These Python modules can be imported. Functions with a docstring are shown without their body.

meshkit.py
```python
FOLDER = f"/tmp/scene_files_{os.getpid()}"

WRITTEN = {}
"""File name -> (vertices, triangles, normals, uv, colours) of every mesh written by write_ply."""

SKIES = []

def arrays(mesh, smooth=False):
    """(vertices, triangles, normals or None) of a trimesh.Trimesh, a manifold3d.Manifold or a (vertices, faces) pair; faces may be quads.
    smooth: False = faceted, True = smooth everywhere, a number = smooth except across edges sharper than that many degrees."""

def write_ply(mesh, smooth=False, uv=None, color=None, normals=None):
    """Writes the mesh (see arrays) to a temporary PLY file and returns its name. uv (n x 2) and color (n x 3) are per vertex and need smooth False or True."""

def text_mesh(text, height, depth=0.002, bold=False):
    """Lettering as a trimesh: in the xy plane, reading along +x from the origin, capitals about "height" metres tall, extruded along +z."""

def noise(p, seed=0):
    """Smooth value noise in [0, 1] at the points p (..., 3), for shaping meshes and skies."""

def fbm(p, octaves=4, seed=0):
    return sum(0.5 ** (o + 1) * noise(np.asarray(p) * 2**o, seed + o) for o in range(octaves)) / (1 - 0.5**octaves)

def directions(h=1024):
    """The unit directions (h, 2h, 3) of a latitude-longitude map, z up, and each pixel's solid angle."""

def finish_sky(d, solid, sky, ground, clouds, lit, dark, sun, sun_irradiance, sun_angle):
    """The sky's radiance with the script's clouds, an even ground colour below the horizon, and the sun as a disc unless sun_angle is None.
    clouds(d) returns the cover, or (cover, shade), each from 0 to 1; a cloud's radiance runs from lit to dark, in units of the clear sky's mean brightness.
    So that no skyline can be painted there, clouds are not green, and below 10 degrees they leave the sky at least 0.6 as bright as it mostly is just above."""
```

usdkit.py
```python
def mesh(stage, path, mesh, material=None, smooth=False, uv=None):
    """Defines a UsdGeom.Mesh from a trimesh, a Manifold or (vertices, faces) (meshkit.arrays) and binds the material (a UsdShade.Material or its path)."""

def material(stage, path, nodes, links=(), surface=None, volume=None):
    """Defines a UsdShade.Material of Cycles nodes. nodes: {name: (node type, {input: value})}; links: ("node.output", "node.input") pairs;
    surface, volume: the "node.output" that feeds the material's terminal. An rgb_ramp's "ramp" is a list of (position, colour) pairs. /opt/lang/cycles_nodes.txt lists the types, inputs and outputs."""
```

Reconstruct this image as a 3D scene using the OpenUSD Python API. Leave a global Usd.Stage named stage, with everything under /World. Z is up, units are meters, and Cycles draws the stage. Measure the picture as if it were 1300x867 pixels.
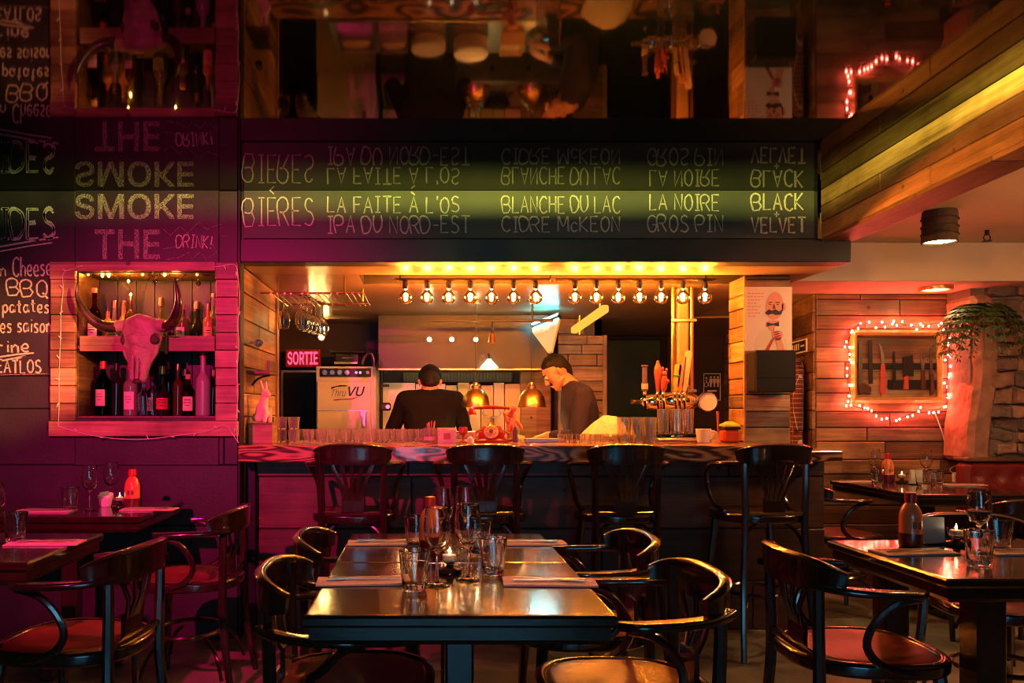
import math, random
import numpy as np, trimesh, usdkit, meshkit
from manifold3d import Manifold
from scipy.interpolate import CubicSpline
from pxr import Usd, UsdGeom, UsdLux, UsdShade, Gf, Sdf

stage = Usd.Stage.CreateInMemory()
UsdGeom.SetStageUpAxis(stage, 'Z'); UsdGeom.SetStageMetersPerUnit(stage, 1.0)
UsdGeom.Xform.Define(stage, '/World'); UsdGeom.Scope.Define(stage, '/World/Looks')
RNG = random.Random(7)
ORD = 'first second third fourth fifth sixth seventh eighth ninth tenth eleventh twelfth thirteenth fourteenth'.split()

# ------------------------------------------------------------------ camera
F, CX, CY, HC = 1030.0, 540.0, 520.0, 1.22          # focal length in pixels, vanishing point, eye height
cam = UsdGeom.Camera.Define(stage, '/World/camera')
cam.AddTranslateOp().Set((0, 0, HC)); cam.AddRotateXOp().Set(90.0)
cam.CreateHorizontalApertureAttr(36.0); cam.CreateVerticalApertureAttr(36.0 * 867 / 1300)
cam.CreateFocalLengthAttr(36.0 * F / 1300)
cam.CreateHorizontalApertureOffsetAttr(36.0 * (650 - CX) / 1300)
cam.CreateVerticalApertureOffsetAttr(36.0 * (CY - 433.5) / 1300)
cam.CreateExposureAttr(0.0)
def W(x, y, d):                                     # the point d metres ahead seen at photograph pixel x, y (used to measure the place)
    return np.array([(x - CX) / F * d, d, HC - (y - CY) / F * d])

# ------------------------------------------------------------------ lamps of the room (each a real fixture, see spotlight_can below)
def shaped(path, pos, target, color, power, radius=.03, cone=None, soft=.1):
    l = UsdLux.SphereLight.Define(stage, path); l.CreateRadiusAttr(radius)
    l.CreateColorAttr(Gf.Vec3f(*color)); l.CreateIntensityAttr(power); l.CreateNormalizeAttr(True)
    d = np.array(target, float) - np.array(pos, float); d /= np.linalg.norm(d)
    z = -d; x = np.cross([0, 0, 1.0], z); n = np.linalg.norm(x)
    x = x / n if n > 1e-6 else np.array([1.0, 0, 0]); y = np.cross(z, x)
    m = Gf.Matrix4d(*x, 0, *y, 0, *z, 0, *map(float, pos), 1)
    UsdGeom.Xformable(l).AddTransformOp().Set(m)
    if cone:
        sh = UsdLux.ShapingAPI.Apply(l.GetPrim()); sh.CreateShapingConeAngleAttr(cone); sh.CreateShapingConeSoftnessAttr(soft)
    return l
MAGENTA, AMBER, EMBER, ROSE, LIME, BLUE = (1, .010, .17), (1, .36, .07), (1, .21, .08), (1, .34, .24), (.80, .78, .10), (.10, .38, .60)
SPOTS = [  # position, target, colour, power, half cone, softness
    ((-1.5, .7, 2.2), (-1.12, 4.35, .95), MAGENTA, 285, 26, .8),
    ((1.0, .9, 2.25), (-2.24, 4.33, 1.50), AMBER, 800, 6.0, .7),
    ((.1, .8, 2.2), (2.02, 4.75, 1.62), EMBER, 130, 7, .6),
    ((.2, 1.3, 2.05), (2.08, 3.25, 2.28), AMBER, 55, 19, .6),
    ((.1, 1.6, 2.28), (.06, 2.45, .75), ROSE, 26, 24, .8),
]

# ------------------------------------------------------------------ helpers: prims
names = {}
def uniq(parent, name):
    k = names.get((parent, name), 0); names[(parent, name)] = k + 1
    return f'{parent}/{name}' + (f'_{k:03d}' if k else '')
def data(p, **kw):
    for k, v in kw.items():
        if v: p.SetCustomDataByKey(k, v)
LABELS = {}
def thing(name, label, cat, loc=(0, 0, 0), rz=0., group=None, rx=None):
    x = UsdGeom.Xform.Define(stage, uniq('/World', name))
    x.AddTranslateOp().Set(Gf.Vec3d(*map(float, loc))); x.AddRotateZOp().Set(float(rz))
    if rx is not None: x.AddRotateXOp().Set(float(rx))
    data(x.GetPrim(), label=label, category=cat, group=group)
    return str(x.GetPath())
def dup(src, loc, rz=0., label=None, group=None):
    name = stage.GetPrimAtPath(src).GetName()
    name = name[:-4] if name[-4:-3] == '_' and name[-3:].isdigit() else name
    x = UsdGeom.Xform.Define(stage, uniq('/World', name)); p = x.GetPrim()
    p.GetReferences().AddInternalReference(src)
    p.GetAttribute('xformOp:translate').Set(Gf.Vec3d(*map(float, loc))); p.GetAttribute('xformOp:rotateZ').Set(float(rz))
    data(p, label=label, group=group); p.SetInstanceable(True)
    return str(p.GetPath())
def part(parent, name, mesh, mat, smooth=30, label=None, kind=None):
    path = uniq(parent, name)
    usdkit.mesh(stage, path, mesh, M[mat], smooth=smooth)
    data(stage.GetPrimAtPath(path), label=label, kind=kind)
    return path
def single(name, mesh, mat, label, cat, group=None, smooth=30, kind=None):
    path = part('/World', name, mesh, mat, smooth)
    data(stage.GetPrimAtPath(path), label=label, category=cat, group=group, kind=kind)
    return path
def struct(name, mesh, mat, label=None, smooth=False):
    path = part('/World', name, mesh, mat, smooth); data(stage.GetPrimAtPath(path), kind='structure', label=label)
    return path
def xstruct(name, label=None):
    x = UsdGeom.Xform.Define(stage, uniq('/World', name)); data(x.GetPrim(), kind='structure', label=label)
    return str(x.GetPath())

# ------------------------------------------------------------------ helpers: meshes
def mesh_of(v, f): return trimesh.Trimesh(np.asarray(v, float), np.asarray(f, int), process=False)
def join(*ms): return trimesh.util.concatenate([m for m in ms])
def man(m):
    k = m.to_mesh(); return trimesh.Trimesh(k.vert_properties[:, :3], k.tri_verts, process=False)
def bb(x0, x1, y0, y1, z0, z1, b=.003):
    """box between bounds with chamfered edges"""
    x0, x1, y0, y1, z0, z1 = min(x0, x1), max(x0, x1), min(y0, y1), max(y0, y1), min(z0, z1), max(z0, z1)
    b = min(b, .3 * min(x1 - x0, y1 - y0, z1 - z0))
    if b <= 0: 
        m = trimesh.creation.box([x1 - x0, y1 - y0, z1 - z0]); m.apply_translation([(x0 + x1) / 2, (y0 + y1) / 2, (z0 + z1) / 2]); return m
    P = []
    for x, sx in ((x0, 1), (x1, -1)):
        for y, sy in ((y0, 1), (y1, -1)):
            for z, sz in ((z0, 1), (z1, -1)):
                P += [(x + sx * b, y + sy * b, z), (x + sx * b, y, z + sz * b), (x, y + sy * b, z + sz * b)]
    return man(Manifold.hull_points(np.array(P)))
def box(sx, sy, sz, b=.003, at=(0, 0, 0)):
    return bb(at[0] - sx / 2, at[0] + sx / 2, at[1] - sy / 2, at[1] + sy / 2, at[2], at[2] + sz, b)
def lathe(prof, n=20, at=(0, 0, 0)):
    p = np.array(prof, float); k = len(p); a = np.arange(n) * 2 * np.pi / n
    v = np.stack([p[:, 0:1] * np.cos(a), p[:, 0:1] * np.sin(a), np.repeat(p[:, 1:2], n, 1)], -1).reshape(-1, 3)
    f = []
    for i in range(k - 1):
        for j in range(n):
            q = (i * n + j, i * n + (j + 1) % n, (i + 1) * n + (j + 1) % n, (i + 1) * n + j)
            if p[i, 0] > 1e-9: f.append((q[0], q[1], q[2]))
            if p[i + 1, 0] > 1e-9: f.append((q[0], q[2], q[3]))
    m = trimesh.Trimesh(v, f, process=False); m.merge_vertices(); m.apply_translation(at); return m
def spline(pts, n=24, closed=False):
    p = np.array(pts, float)
    if closed: p = np.vstack([p, p[:1]])
    t = np.concatenate([[0], np.cumsum(np.linalg.norm(np.diff(p, axis=0), axis=1))])
    c = CubicSpline(t, p, bc_type='periodic' if closed else 'natural')
    return c(np.linspace(0, t[-1], n + 1)[:-1] if closed else np.linspace(0, t[-1], n))
def sweep(path, sec, up=None, closed=False, scale=None):
    """sweeps the closed section sec (side, up) along the path; up fixes the section's vertical, else it is carried along"""
    p = np.array(path, float); k = len(p); s = np.array(sec, float)
    t = (np.roll(p, -1, 0) - np.roll(p, 1, 0)) if closed else np.gradient(p, axis=0)
    t /= np.linalg.norm(t, axis=1, keepdims=True) + 1e-12
    sc = np.ones((k, 2)) if scale is None else np.array(scale, float).reshape(k, -1) * np.ones((1, 2))
    if up is None:
        u = np.array([0, 0, 1.0]) if abs(t[0, 2]) < .9 else np.array([0, 1.0, 0]); frames = []
        for i in range(k):
            u = u - t[i] * (u @ t[i]); u /= np.linalg.norm(u) + 1e-12; frames.append(u)
        U = np.array(frames); S = np.cross(t, U)
    else:
        S = np.cross(t, np.broadcast_to(np.array(up, float), t.shape)); S /= np.linalg.norm(S, axis=1, keepdims=True) + 1e-12; U = np.cross(S, t)
    n = len(s)
    v = p[:, None] + (s[None, :, 0:1] * sc[:, None, 0:1]) * S[:, None] + (s[None, :, 1:2] * sc[:, None, 1:2]) * U[:, None]
    v = v.reshape(-1, 3); f = []
    for i in range(k if closed else k - 1):
        a, b = i * n, ((i + 1) % k) * n
        for j in range(n):
            j2 = (j + 1) % n; f += [(a + j, b + j, b + j2), (a + j, b + j2, a + j2)]
    if not closed:
        v = np.vstack([v, p[0], p[-1]]); A = len(v) - 2
        for j in range(n):
            j2 = (j + 1) % n; f += [(A, j, j2), (A + 1, (k - 1) * n + j2, (k - 1) * n + j)]
    m = trimesh.Trimesh(v, f, process=False)
    if m.volume < 0: m.invert()
    return m
def ring(r, n=8, ry=None): a = np.arange(n) * 2 * np.pi / n; return np.stack([r * np.cos(a), (ry or r) * np.sin(a)], 1)
def tube(pts, r=.01, n=8, res=None, closed=False, ry=None):
    p = spline(pts, res, closed) if res else np.array(pts, float)
    if np.ndim(r):
        sc = np.interp(np.linspace(0, 1, len(p)), np.linspace(0, 1, len(r)), r); return sweep(p, ring(1, n), closed=closed, scale=sc)
    return sweep(p, ring(r, n, ry), closed=closed)
def rrect(w, h, r=.004, n=3):
    r = min(r, w / 2 - 1e-5, h / 2 - 1e-5); out = []
    for cx, cy, a0 in ((w / 2 - r, h / 2 - r, 0), (-w / 2 + r, h / 2 - r, 90), (-w / 2 + r, -h / 2 + r, 180), (w / 2 - r, -h / 2 + r, 270)):
        for k in range(n): a = math.radians(a0 + 90 * k / (n - 1)); out.append((cx + r * math.cos(a), cy + r * math.sin(a)))
    return np.array(out)
def cyl(r, h, at=(0, 0, 0), n=16, axis='z', b=.002):
    b = min(b, r * .3, h * .3)
    m = lathe([(0, 0), (r - b, 0), (r, b), (r, h - b), (r - b, h), (0, h)], n)
    if axis == 'x': m.apply_transform(trimesh.transformations.rotation_matrix(np.pi / 2, [0, 1, 0]))
    if axis == 'y': m.apply_transform(trimesh.transformations.rotation_matrix(-np.pi / 2, [1, 0, 0]))
    m.apply_translation(at); return m
def ball(r, at=(0, 0, 0), s=(1, 1, 1), sub=2):
    m = trimesh.creation.icosphere(sub, r); m.apply_scale(s); m.apply_translation(at); return m
def rot(m, deg, axis=(0, 0, 1), at=(0, 0, 0)):
    m = m.copy(); m.apply_transform(trimesh.transformations.rotation_matrix(math.radians(deg), axis, at)); return m
def mv(m, d): m = m.copy(); m.apply_translation(d); return m
def hull(*sph, seg=12):
    """convex hull of spheres (x, y, z, r)"""
    return Manifold.batch_hull([Manifold.sphere(r, seg).translate((x, y, z)) for x, y, z, r in sph])
def organic(parts, refine=.012, it=12):
    m = Manifold.batch_boolean(parts, __import__('manifold3d').OpType.Add).refine_to_length(refine)
    t = man(m); t.merge_vertices(); trimesh.smoothing.filter_taubin(t, lamb=.5, nu=.52, iterations=it); return t
def extrude(poly, depth):
    from shapely.geometry import Polygon
    P = Polygon(poly) if not hasattr(poly, 'geoms') and not hasattr(poly, 'exterior') else poly
    return join(*[trimesh.creation.extrude_polygon(g, depth, engine='earcut') for g in getattr(P, 'geoms', [P])])
def frame(m, o, u, v, n):
    """places a mesh drawn in (u, v, n) coordinates"""
    A = np.eye(4); A[:3, 0], A[:3, 1], A[:3, 2], A[:3, 3] = u, v, n, o
    m = m.copy(); m.apply_transform(A)
    return m
X, Y, Z = np.eye(3)

# ------------------------------------------------------------------ materials
M = {}
def mat(name, nodes, links, surface='p.BSDF', volume=None): M[name] = usdkit.material(stage, '/World/Looks/' + name, nodes, links, surface=surface, volume=volume)
def plain(name, color, rough=.5, metal=0., spec=.5, coat=0., bump=0., bscale=60, var=0., vscale=9, **kw):
    n = {'p': ('principled_bsdf', dict(base_color=color, roughness=rough, metallic=metal, specular_ior_level=spec, coat_weight=coat, **kw))}; l = []
    if bump or var:
        n['g'] = ('geometry', {})
    if bump:
        n['nb'] = ('noise_texture', {'scale': bscale, 'detail': 4}); n['b'] = ('bump', {'strength': bump, 'distance': .01}); l += [('g.position', 'nb.vector'), ('nb.fac', 'b.height'), ('b.normal', 'p.normal')]
    if var:
        n['nv'] = ('noise_texture', {'scale': vscale, 'detail': 5, 'roughness': .6}); c = np.array(color)
        n['r'] = ('rgb_ramp', {'ramp': [(.3, tuple(c * (1 - var))), (.7, tuple(np.minimum(c * (1 + var), 1)))]}); l += [('g.position', 'nv.vector'), ('nv.fac', 'r.fac'), ('r.color', 'p.base_color')]
    mat(name, n, l)
def wood(name, dark, light, axis='x', rough=.45, fine=38, coarse=1.6, coat=0., bump=.25, off=0., spec=.5):
    st = {'x': (coarse, fine, fine), 'y': (fine, coarse, fine), 'z': (fine, fine, coarse)}[axis]
    dark, light = np.array(dark), np.array(light)
    n = {'g': ('geometry', {}), 'm': ('mapping', {'scale': st, 'location': (off, off * 1.7, off * .6)}), 'n1': ('noise_texture', {'scale': 1.0, 'detail': 6, 'roughness': .62, 'distortion': .9}),
         'r': ('rgb_ramp', {'ramp': [(.28, tuple(dark)), (.5, tuple((dark + light) / 2)), (.72, tuple(light))]}),
         'n2': ('noise_texture', {'scale': 3.1, 'detail': 3, 'roughness': .6}), 'r2': ('rgb_ramp', {'ramp': [(.32, (.30, .25, .22)), (.58, (1, 1, 1))]}), 'v': ('voronoi_texture', {'scale': 5.5, 'randomness': 1.0}), 'r3': ('rgb_ramp', {'ramp': [(.05, (.18, .13, .11)), (.09, (1, 1, 1))]}), 'mk': ('mix', {'mix_type': 'multiply', 'fac': .9}),
         'mx': ('mix', {'mix_type': 'multiply', 'fac': .8}), 'p': ('principled_bsdf', {'roughness': rough, 'coat_weight': coat, 'coat_roughness': .08, 'specular_ior_level': spec}), 'b': ('bump', {'strength': bump, 'distance': .004})}
    l = [('g.position', 'm.vector'), ('m.vector', 'n1.vector'), ('n1.fac', 'r.fac'), ('g.position', 'n2.vector'), ('n2.fac', 'r2.fac'), ('r.color', 'mx.color1'), ('r2.color', 'mx.color2'), ('mx.color', 'mk.color1'), ('g.position', 'v.vector'), ('v.distance', 'r3.fac'), ('r3.color', 'mk.color2'), ('mk.color', 'p.base_color'), ('n1.fac', 'b.height'), ('b.normal', 'p.normal')]
    mat(name, n, l)
def glow(name, color, strength): mat(name, {'e': ('emission', {'color': color, 'strength': strength})}, [], 'e.emission')
def pane(name, tint, gloss=(1, 1, 1), ior=1.5, rough=.0):
    mat(name, {'t': ('transparent_bsdf', {'color': tint}), 'g': ('glossy_bsdf', {'color': gloss, 'roughness': rough}), 'f': ('fresnel', {'IOR': ior}), 'x': ('mix_closure', {})}, [('f.fac', 'x.fac'), ('t.BSDF', 'x.closure1'), ('g.BSDF', 'x.closure2')], 'x.closure')
def glass(name, color, ior=1.45, rough=0.): mat(name, {'g': ('glass_bsdf', {'color': color, 'roughness': rough, 'IOR': ior})}, [], 'g.BSDF')

# reclaimed pine in five tones along each axis
TONES = [((.09, .040, .018), (.36, .20, .09)), ((.14, .07, .03), (.44, .26, .13)), ((.055, .024, .012), (.22, .11, .055)), ((.20, .10, .045), (.56, .36, .19)), ((.07, .045, .03), (.27, .18, .115))]
for ax in 'xyz':
    for i, (a, b) in enumerate(TONES): wood(f'pine_{ax}{i}', a, b, ax, rough=.5, off=i * 3.1)
for i, (a, b) in enumerate([((.04, .014, .009), (.11, .042, .027)), ((.028, .011, .007), (.08, .032, .02)), ((.055, .02, .013), (.15, .06, .038))]): wood(f'bar_board{i}', a, b, 'x', rough=.5, off=i * 2.3)
wood('table_wood', (.010, .006, .004), (.035, .018, .010), 'x', rough=.17, coat=.6, bump=.05)
wood('chair_wood', (.012, .006, .005), (.036, .016, .012), 'z', rough=.2, coat=1.0, bump=.03)
wood('chair_wood_inner', (.05, .016, .010), (.12, .04, .02), 'x', rough=.3, coat=.5, bump=.05)
plain('seat_leather', (.16, .028, .02), .34, bump=.12, bscale=120, var=.25)
plain('bench_leather', (.20, .02, .018), .4, bump=.15, bscale=80)
plain('black_paint', (.005, .005, .006), .45, spec=.3)
plain('black_board', (.019, .017, .020), .55, var=.35, vscale=5, bump=.1)
plain('slate_board', (.055, .058, .056), .6, var=.2, vscale=5)
plain('fascia_paint', (.012, .011, .015), .5, bump=.08)
plain('ceiling_gloss', (.003, .003, .004), .035, ior=1.30)
plain('cream_paint', (.62, .47, .33), .6, var=.06, vscale=3)
plain('soffit_paint', (.34, .24, .16), .28, var=.1, vscale=4)
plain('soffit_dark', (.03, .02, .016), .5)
plain('dark_wall', (.035, .022, .03), .6)
plain('green_door', (.010, .055, .040), .4)
plain('back_dark', (.012, .011, .012), .5)
mat('floor_mat', {'g': ('geometry', {}), 'n': ('noise_texture', {'scale': 2.2, 'detail': 8, 'roughness': .65, 'distortion': 1.2}), 'r': ('rgb_ramp', {'ramp': [(.3, (.08, .066, .05)), (.55, (.21, .175, .13)), (.75, (.32, .265, .2))]}), 'p': ('principled_bsdf', {'roughness': .42}), 'b': ('bump', {'strength': .15, 'distance': .005})},
    [('g.position', 'n.vector'), ('n.fac', 'r.fac'), ('r.color', 'p.base_color'), ('n.fac', 'b.height'), ('b.normal', 'p.normal')])
mat('chalk', {'g': ('geometry', {}), 'n': ('noise_texture', {'scale': 420, 'detail': 3}), 'r': ('rgb_ramp', {'ramp': [(.38, (.16, .15, .14)), (.56, (.72, .66, .56))]}), 'p': ('principled_bsdf', {'roughness': .9})}, [('g.position', 'n.vector'), ('n.fac', 'r.fac'), ('r.color', 'p.base_color')])
mat('chalk_faint', {'g': ('geometry', {}), 'n': ('noise_texture', {'scale': 260, 'detail': 3}), 'r': ('rgb_ramp', {'ramp': [(.42, (.04, .035, .035)), (.62, (.45, .40, .33))]}), 'p': ('principled_bsdf', {'roughness': .9})}, [('g.position', 'n.vector'), ('n.fac', 'r.fac'), ('r.color', 'p.base_color')])
mat('counter_wood', {'g': ('geometry', {}), 'm': ('mapping', {'scale': (1.7, 2.0, 10), 'location': (.3, 0, .2)}), 'n': ('noise_texture', {'scale': 1.0, 'detail': 2.0, 'roughness': .4}), 'k': ('math', {'math_type': 'multiply', 'value2': 88.}), 's': ('math', {'math_type': 'sine'}), 'r': ('rgb_ramp', {'ramp': [(0, (.05, .017, .010)), (.3, (.16, .06, .03)), (.65, (.40, .17, .085)), (1, (.52, .24, .12))]}), 'h': ('math', {'math_type': 'multiply_add', 'value2': .5, 'value3': .5}), 'p': ('principled_bsdf', {'roughness': .25, 'coat_weight': .5})},
    [('g.position', 'm.vector'), ('m.vector', 'n.vector'), ('n.fac', 'k.value1'), ('k.value', 's.value1'), ('s.value', 'h.value1'), ('h.value', 'r.fac'), ('r.color', 'p.base_color')])
glass('clear_glass', (.97, .97, .97)); plain('bar_glass', (.95, .90, .85), .06, transmission_weight=.93, ior=1.45); plain('table_glass', (.97, .94, .92), .0, transmission_weight=1.0, ior=1.47); glass('bottle_green', (.10, .22, .06)); glass('bottle_amber', (.55, .2, .03))
pane('thin_glass2', (.86, .86, .86), ior=1.7); pane('thin_glass', (.93, .93, .93), ior=1.5); pane('bulb_glass', (1, .78, .45))
plain('bottle_dark', (.010, .012, .009), .07); plain('bottle_brown', (.05, .018, .006), .08); plain('bottle_gold', (.40, .20, .04), .1); plain('bottle_pale', (.17, .15, .11), .06); plain('bottle_frost', (.26, .22, .21), .25); plain('bottle_olive', (.09, .09, .02), .08)
plain('paper', (.68, .62, .52), .7); plain('paper_cream', (.62, .52, .36), .65); plain('paper_yellow', (.62, .44, .12), .6); plain('paper_red', (.45, .03, .03), .6); plain('paper_black', (.02, .02, .022), .6)
plain('cap_red', (.45, .012, .014), .35); plain('cap_black', (.012, .012, .012), .35); plain('cap_gold', (.55, .36, .10), .3, 1.0); plain('cap_cork', (.36, .22, .11), .8)
plain('steel', (.62, .58, .52), .28, 1.0); plain('steel_rough', (.50, .45, .38), .42, 1.0, var=.12, vscale=7); plain('chrome', (.8, .78, .75), .1, 1.0); plain('brass', (.72, .45, .16), .28, 1.0); plain('iron', (.03, .028, .027), .45, .6)
plain('hood_steel', (.016, .014, .007), .4)
plain('white_enamel', (.72, .66, .58), .35); plain('white_plastic', (.75, .72, .68), .4); plain('tile_yellow', (.62, .43, .20), .35, var=.08, vscale=4)
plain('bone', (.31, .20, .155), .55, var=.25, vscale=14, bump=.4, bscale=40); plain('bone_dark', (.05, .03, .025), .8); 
mat('horn', {'g': ('geometry', {}), 'n': ('noise_texture', {'scale': 16, 'detail': 4}), 'r': ('rgb_ramp', {'ramp': [(.35, (.012, .008, .006)), (.7, (.07, .04, .024))]}), 'p': ('principled_bsdf', {'roughness': .25, 'coat_weight': .3})}, [('g.position', 'n.vector'), ('n.fac', 'r.fac'), ('r.color', 'p.base_color')])
plain('red_enamel', (.30, .022, .016), .25, coat=.4); plain('ketchup', (.62, .15, .05), .2, coat=.5); plain('ketchup_label', (.09, .006, .012), .25, coat=.5)
plain('skin', (.50, .25, .17), .5, subsurface_weight=.15, subsurface_scale=.02); plain('tshirt_black', (.005, .0045, .006), .9, spec=.2); plain('sweater_navy', (.016, .010, .045), .85, bump=.2, bscale=200); plain('trousers_dark', (.012, .012, .015), .8); plain('hair_dark', (.005, .0035, .003), .6, spec=.3, bump=.5, bscale=160); plain('apron_black', (.01, .01, .01), .8)
plain('cloth_white', (.66, .60, .50), .85, bump=.3, bscale=50); plain('napkin_kraft', (.46, .31, .27), .8, var=.12, vscale=20); plain('napkin_blue', (.30, .36, .44), .8)
plain('plaster', (.30, .14, .09), .85, bump=.8, bscale=18, var=.25, vscale=10)
for i, c in enumerate([(.26, .13, .09), (.19, .10, .075), (.32, .17, .11), (.14, .085, .07)]): plain(f'brick{i}', c, .9, bump=.9, bscale=28, var=.35, vscale=16)
plain('mortar', (.16, .12, .10), .95, bump=.8, bscale=30)
plain('leaf', (.05, .085, .02), .5); plain('terracotta', (.28, .11, .06), .8); plain('wire_white', (.66, .58, .50), .5); plain('wire_dark', (.02, .018, .016), .5); plain('bulb_off', (.75, .68, .62), .2)
plain('ink_black', (.015, .015, .016), .6); plain('ink_red', (.36, .03, .035), .6); plain('ink_brown', (.17, .05, .03), .6); plain('poster_skin', (.62, .27, .19), .6); plain('poster_paper', (.66, .54, .42), .55); plain('sign_red', (.35, .015, .06), .5)
plain('frame_gold', (.42, .24, .075), .35, .3, var=.2, vscale=25); plain('knife_steel', (.22, .18, .16), .3, .9); plain('knife_handle', (.05, .018, .012), .4); plain('handle_red', (.4, .06, .05), .4)
plain('tap_red', (.42, .07, .04), .35); plain('tap_orange', (.62, .24, .10), .4); plain('tap_yellow', (.6, .45, .06), .4); plain('tap_green', (.05, .2, .05), .4); plain('tap_cream', (.60, .40, .27), .45); plain('trunk_paint', (.30, .17, .09), .45); plain('tap_purple', (.10, .06, .12), .4); plain('jar_red', (.6, .07, .03), .25); plain('jar_yellow', (.65, .5, .04), .35); plain('lime_cap', (.5, .4, .16), .4)
plain('bark', (.07, .04, .022), .85, bump=.6, bscale=40, var=.4, vscale=18); plain('statue_white', (.70, .58, .42), .5); plain('marker_grey', (.22, .18, .17), .6)
plain('candle_glass', (.02, .012, .01), .1); plain('wax', (.7, .6, .45), .5)
mat('plaid', {'g': ('geometry', {}), 's': ('separate_xyz', {}), 'my': ('math', {'math_type': 'multiply', 'value2': 210.}), 'mz': ('math', {'math_type': 'multiply', 'value2': 190.}), 'sy': ('math', {'math_type': 'sine'}), 'sz': ('math', {'math_type': 'sine'}),
    'ry': ('rgb_ramp', {'ramp': [(0, (.10, .012, .012)), (.45, (.10, .012, .012)), (.5, (.02, .018, .03)), (.93, (.02, .018, .03)), (.97, (.6, .55, .5))]}), 'rz': ('rgb_ramp', {'ramp': [(0, (.16, .018, .018)), (.45, (.16, .018, .018)), (.5, (.025, .02, .03)), (.9, (.025, .02, .03)), (.95, (.65, .6, .52))]}),
    'x': ('mix', {'fac': .5}), 'p': ('principled_bsdf', {'roughness': .9})}, [('g.position', 's.vector'), ('s.y', 'my.value1'), ('s.z', 'mz.value1'), ('my.value', 'sy.value1'), ('mz.value', 'sz.value1'), ('sy.value', 'ry.fac'), ('sz.value', 'rz.fac'), ('ry.color', 'x.color1'), ('rz.color', 'x.color2'), ('x.color', 'p.base_color')])
glow('filament', (1, .31, .038), 2700.); glow('filament_core', (1, .55, .16), 700.); glow('fairy_warm', (1, .40, .07), 1100.); glow('fairy_red', (1, .10, .065), 270.); glow('lamp_white', (1, .55, .15), 130.); glow('lamp_spot', (1, .85, .45), 90.); glow('exit_glow', (1, .05, .12), 3.0); glow('screen_cyan', (.08, .75, .80), 130.); glow('hood_tube', (1, .60, .18), 22.); glow('led_red', (1, .05, .15), 12.); glow('flame', (1, .55, .2), 60.); glow('can_glow', (1, .68, .28), 14.); glow('tube_yellow', (1, .55, .06), 1.1)

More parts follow.
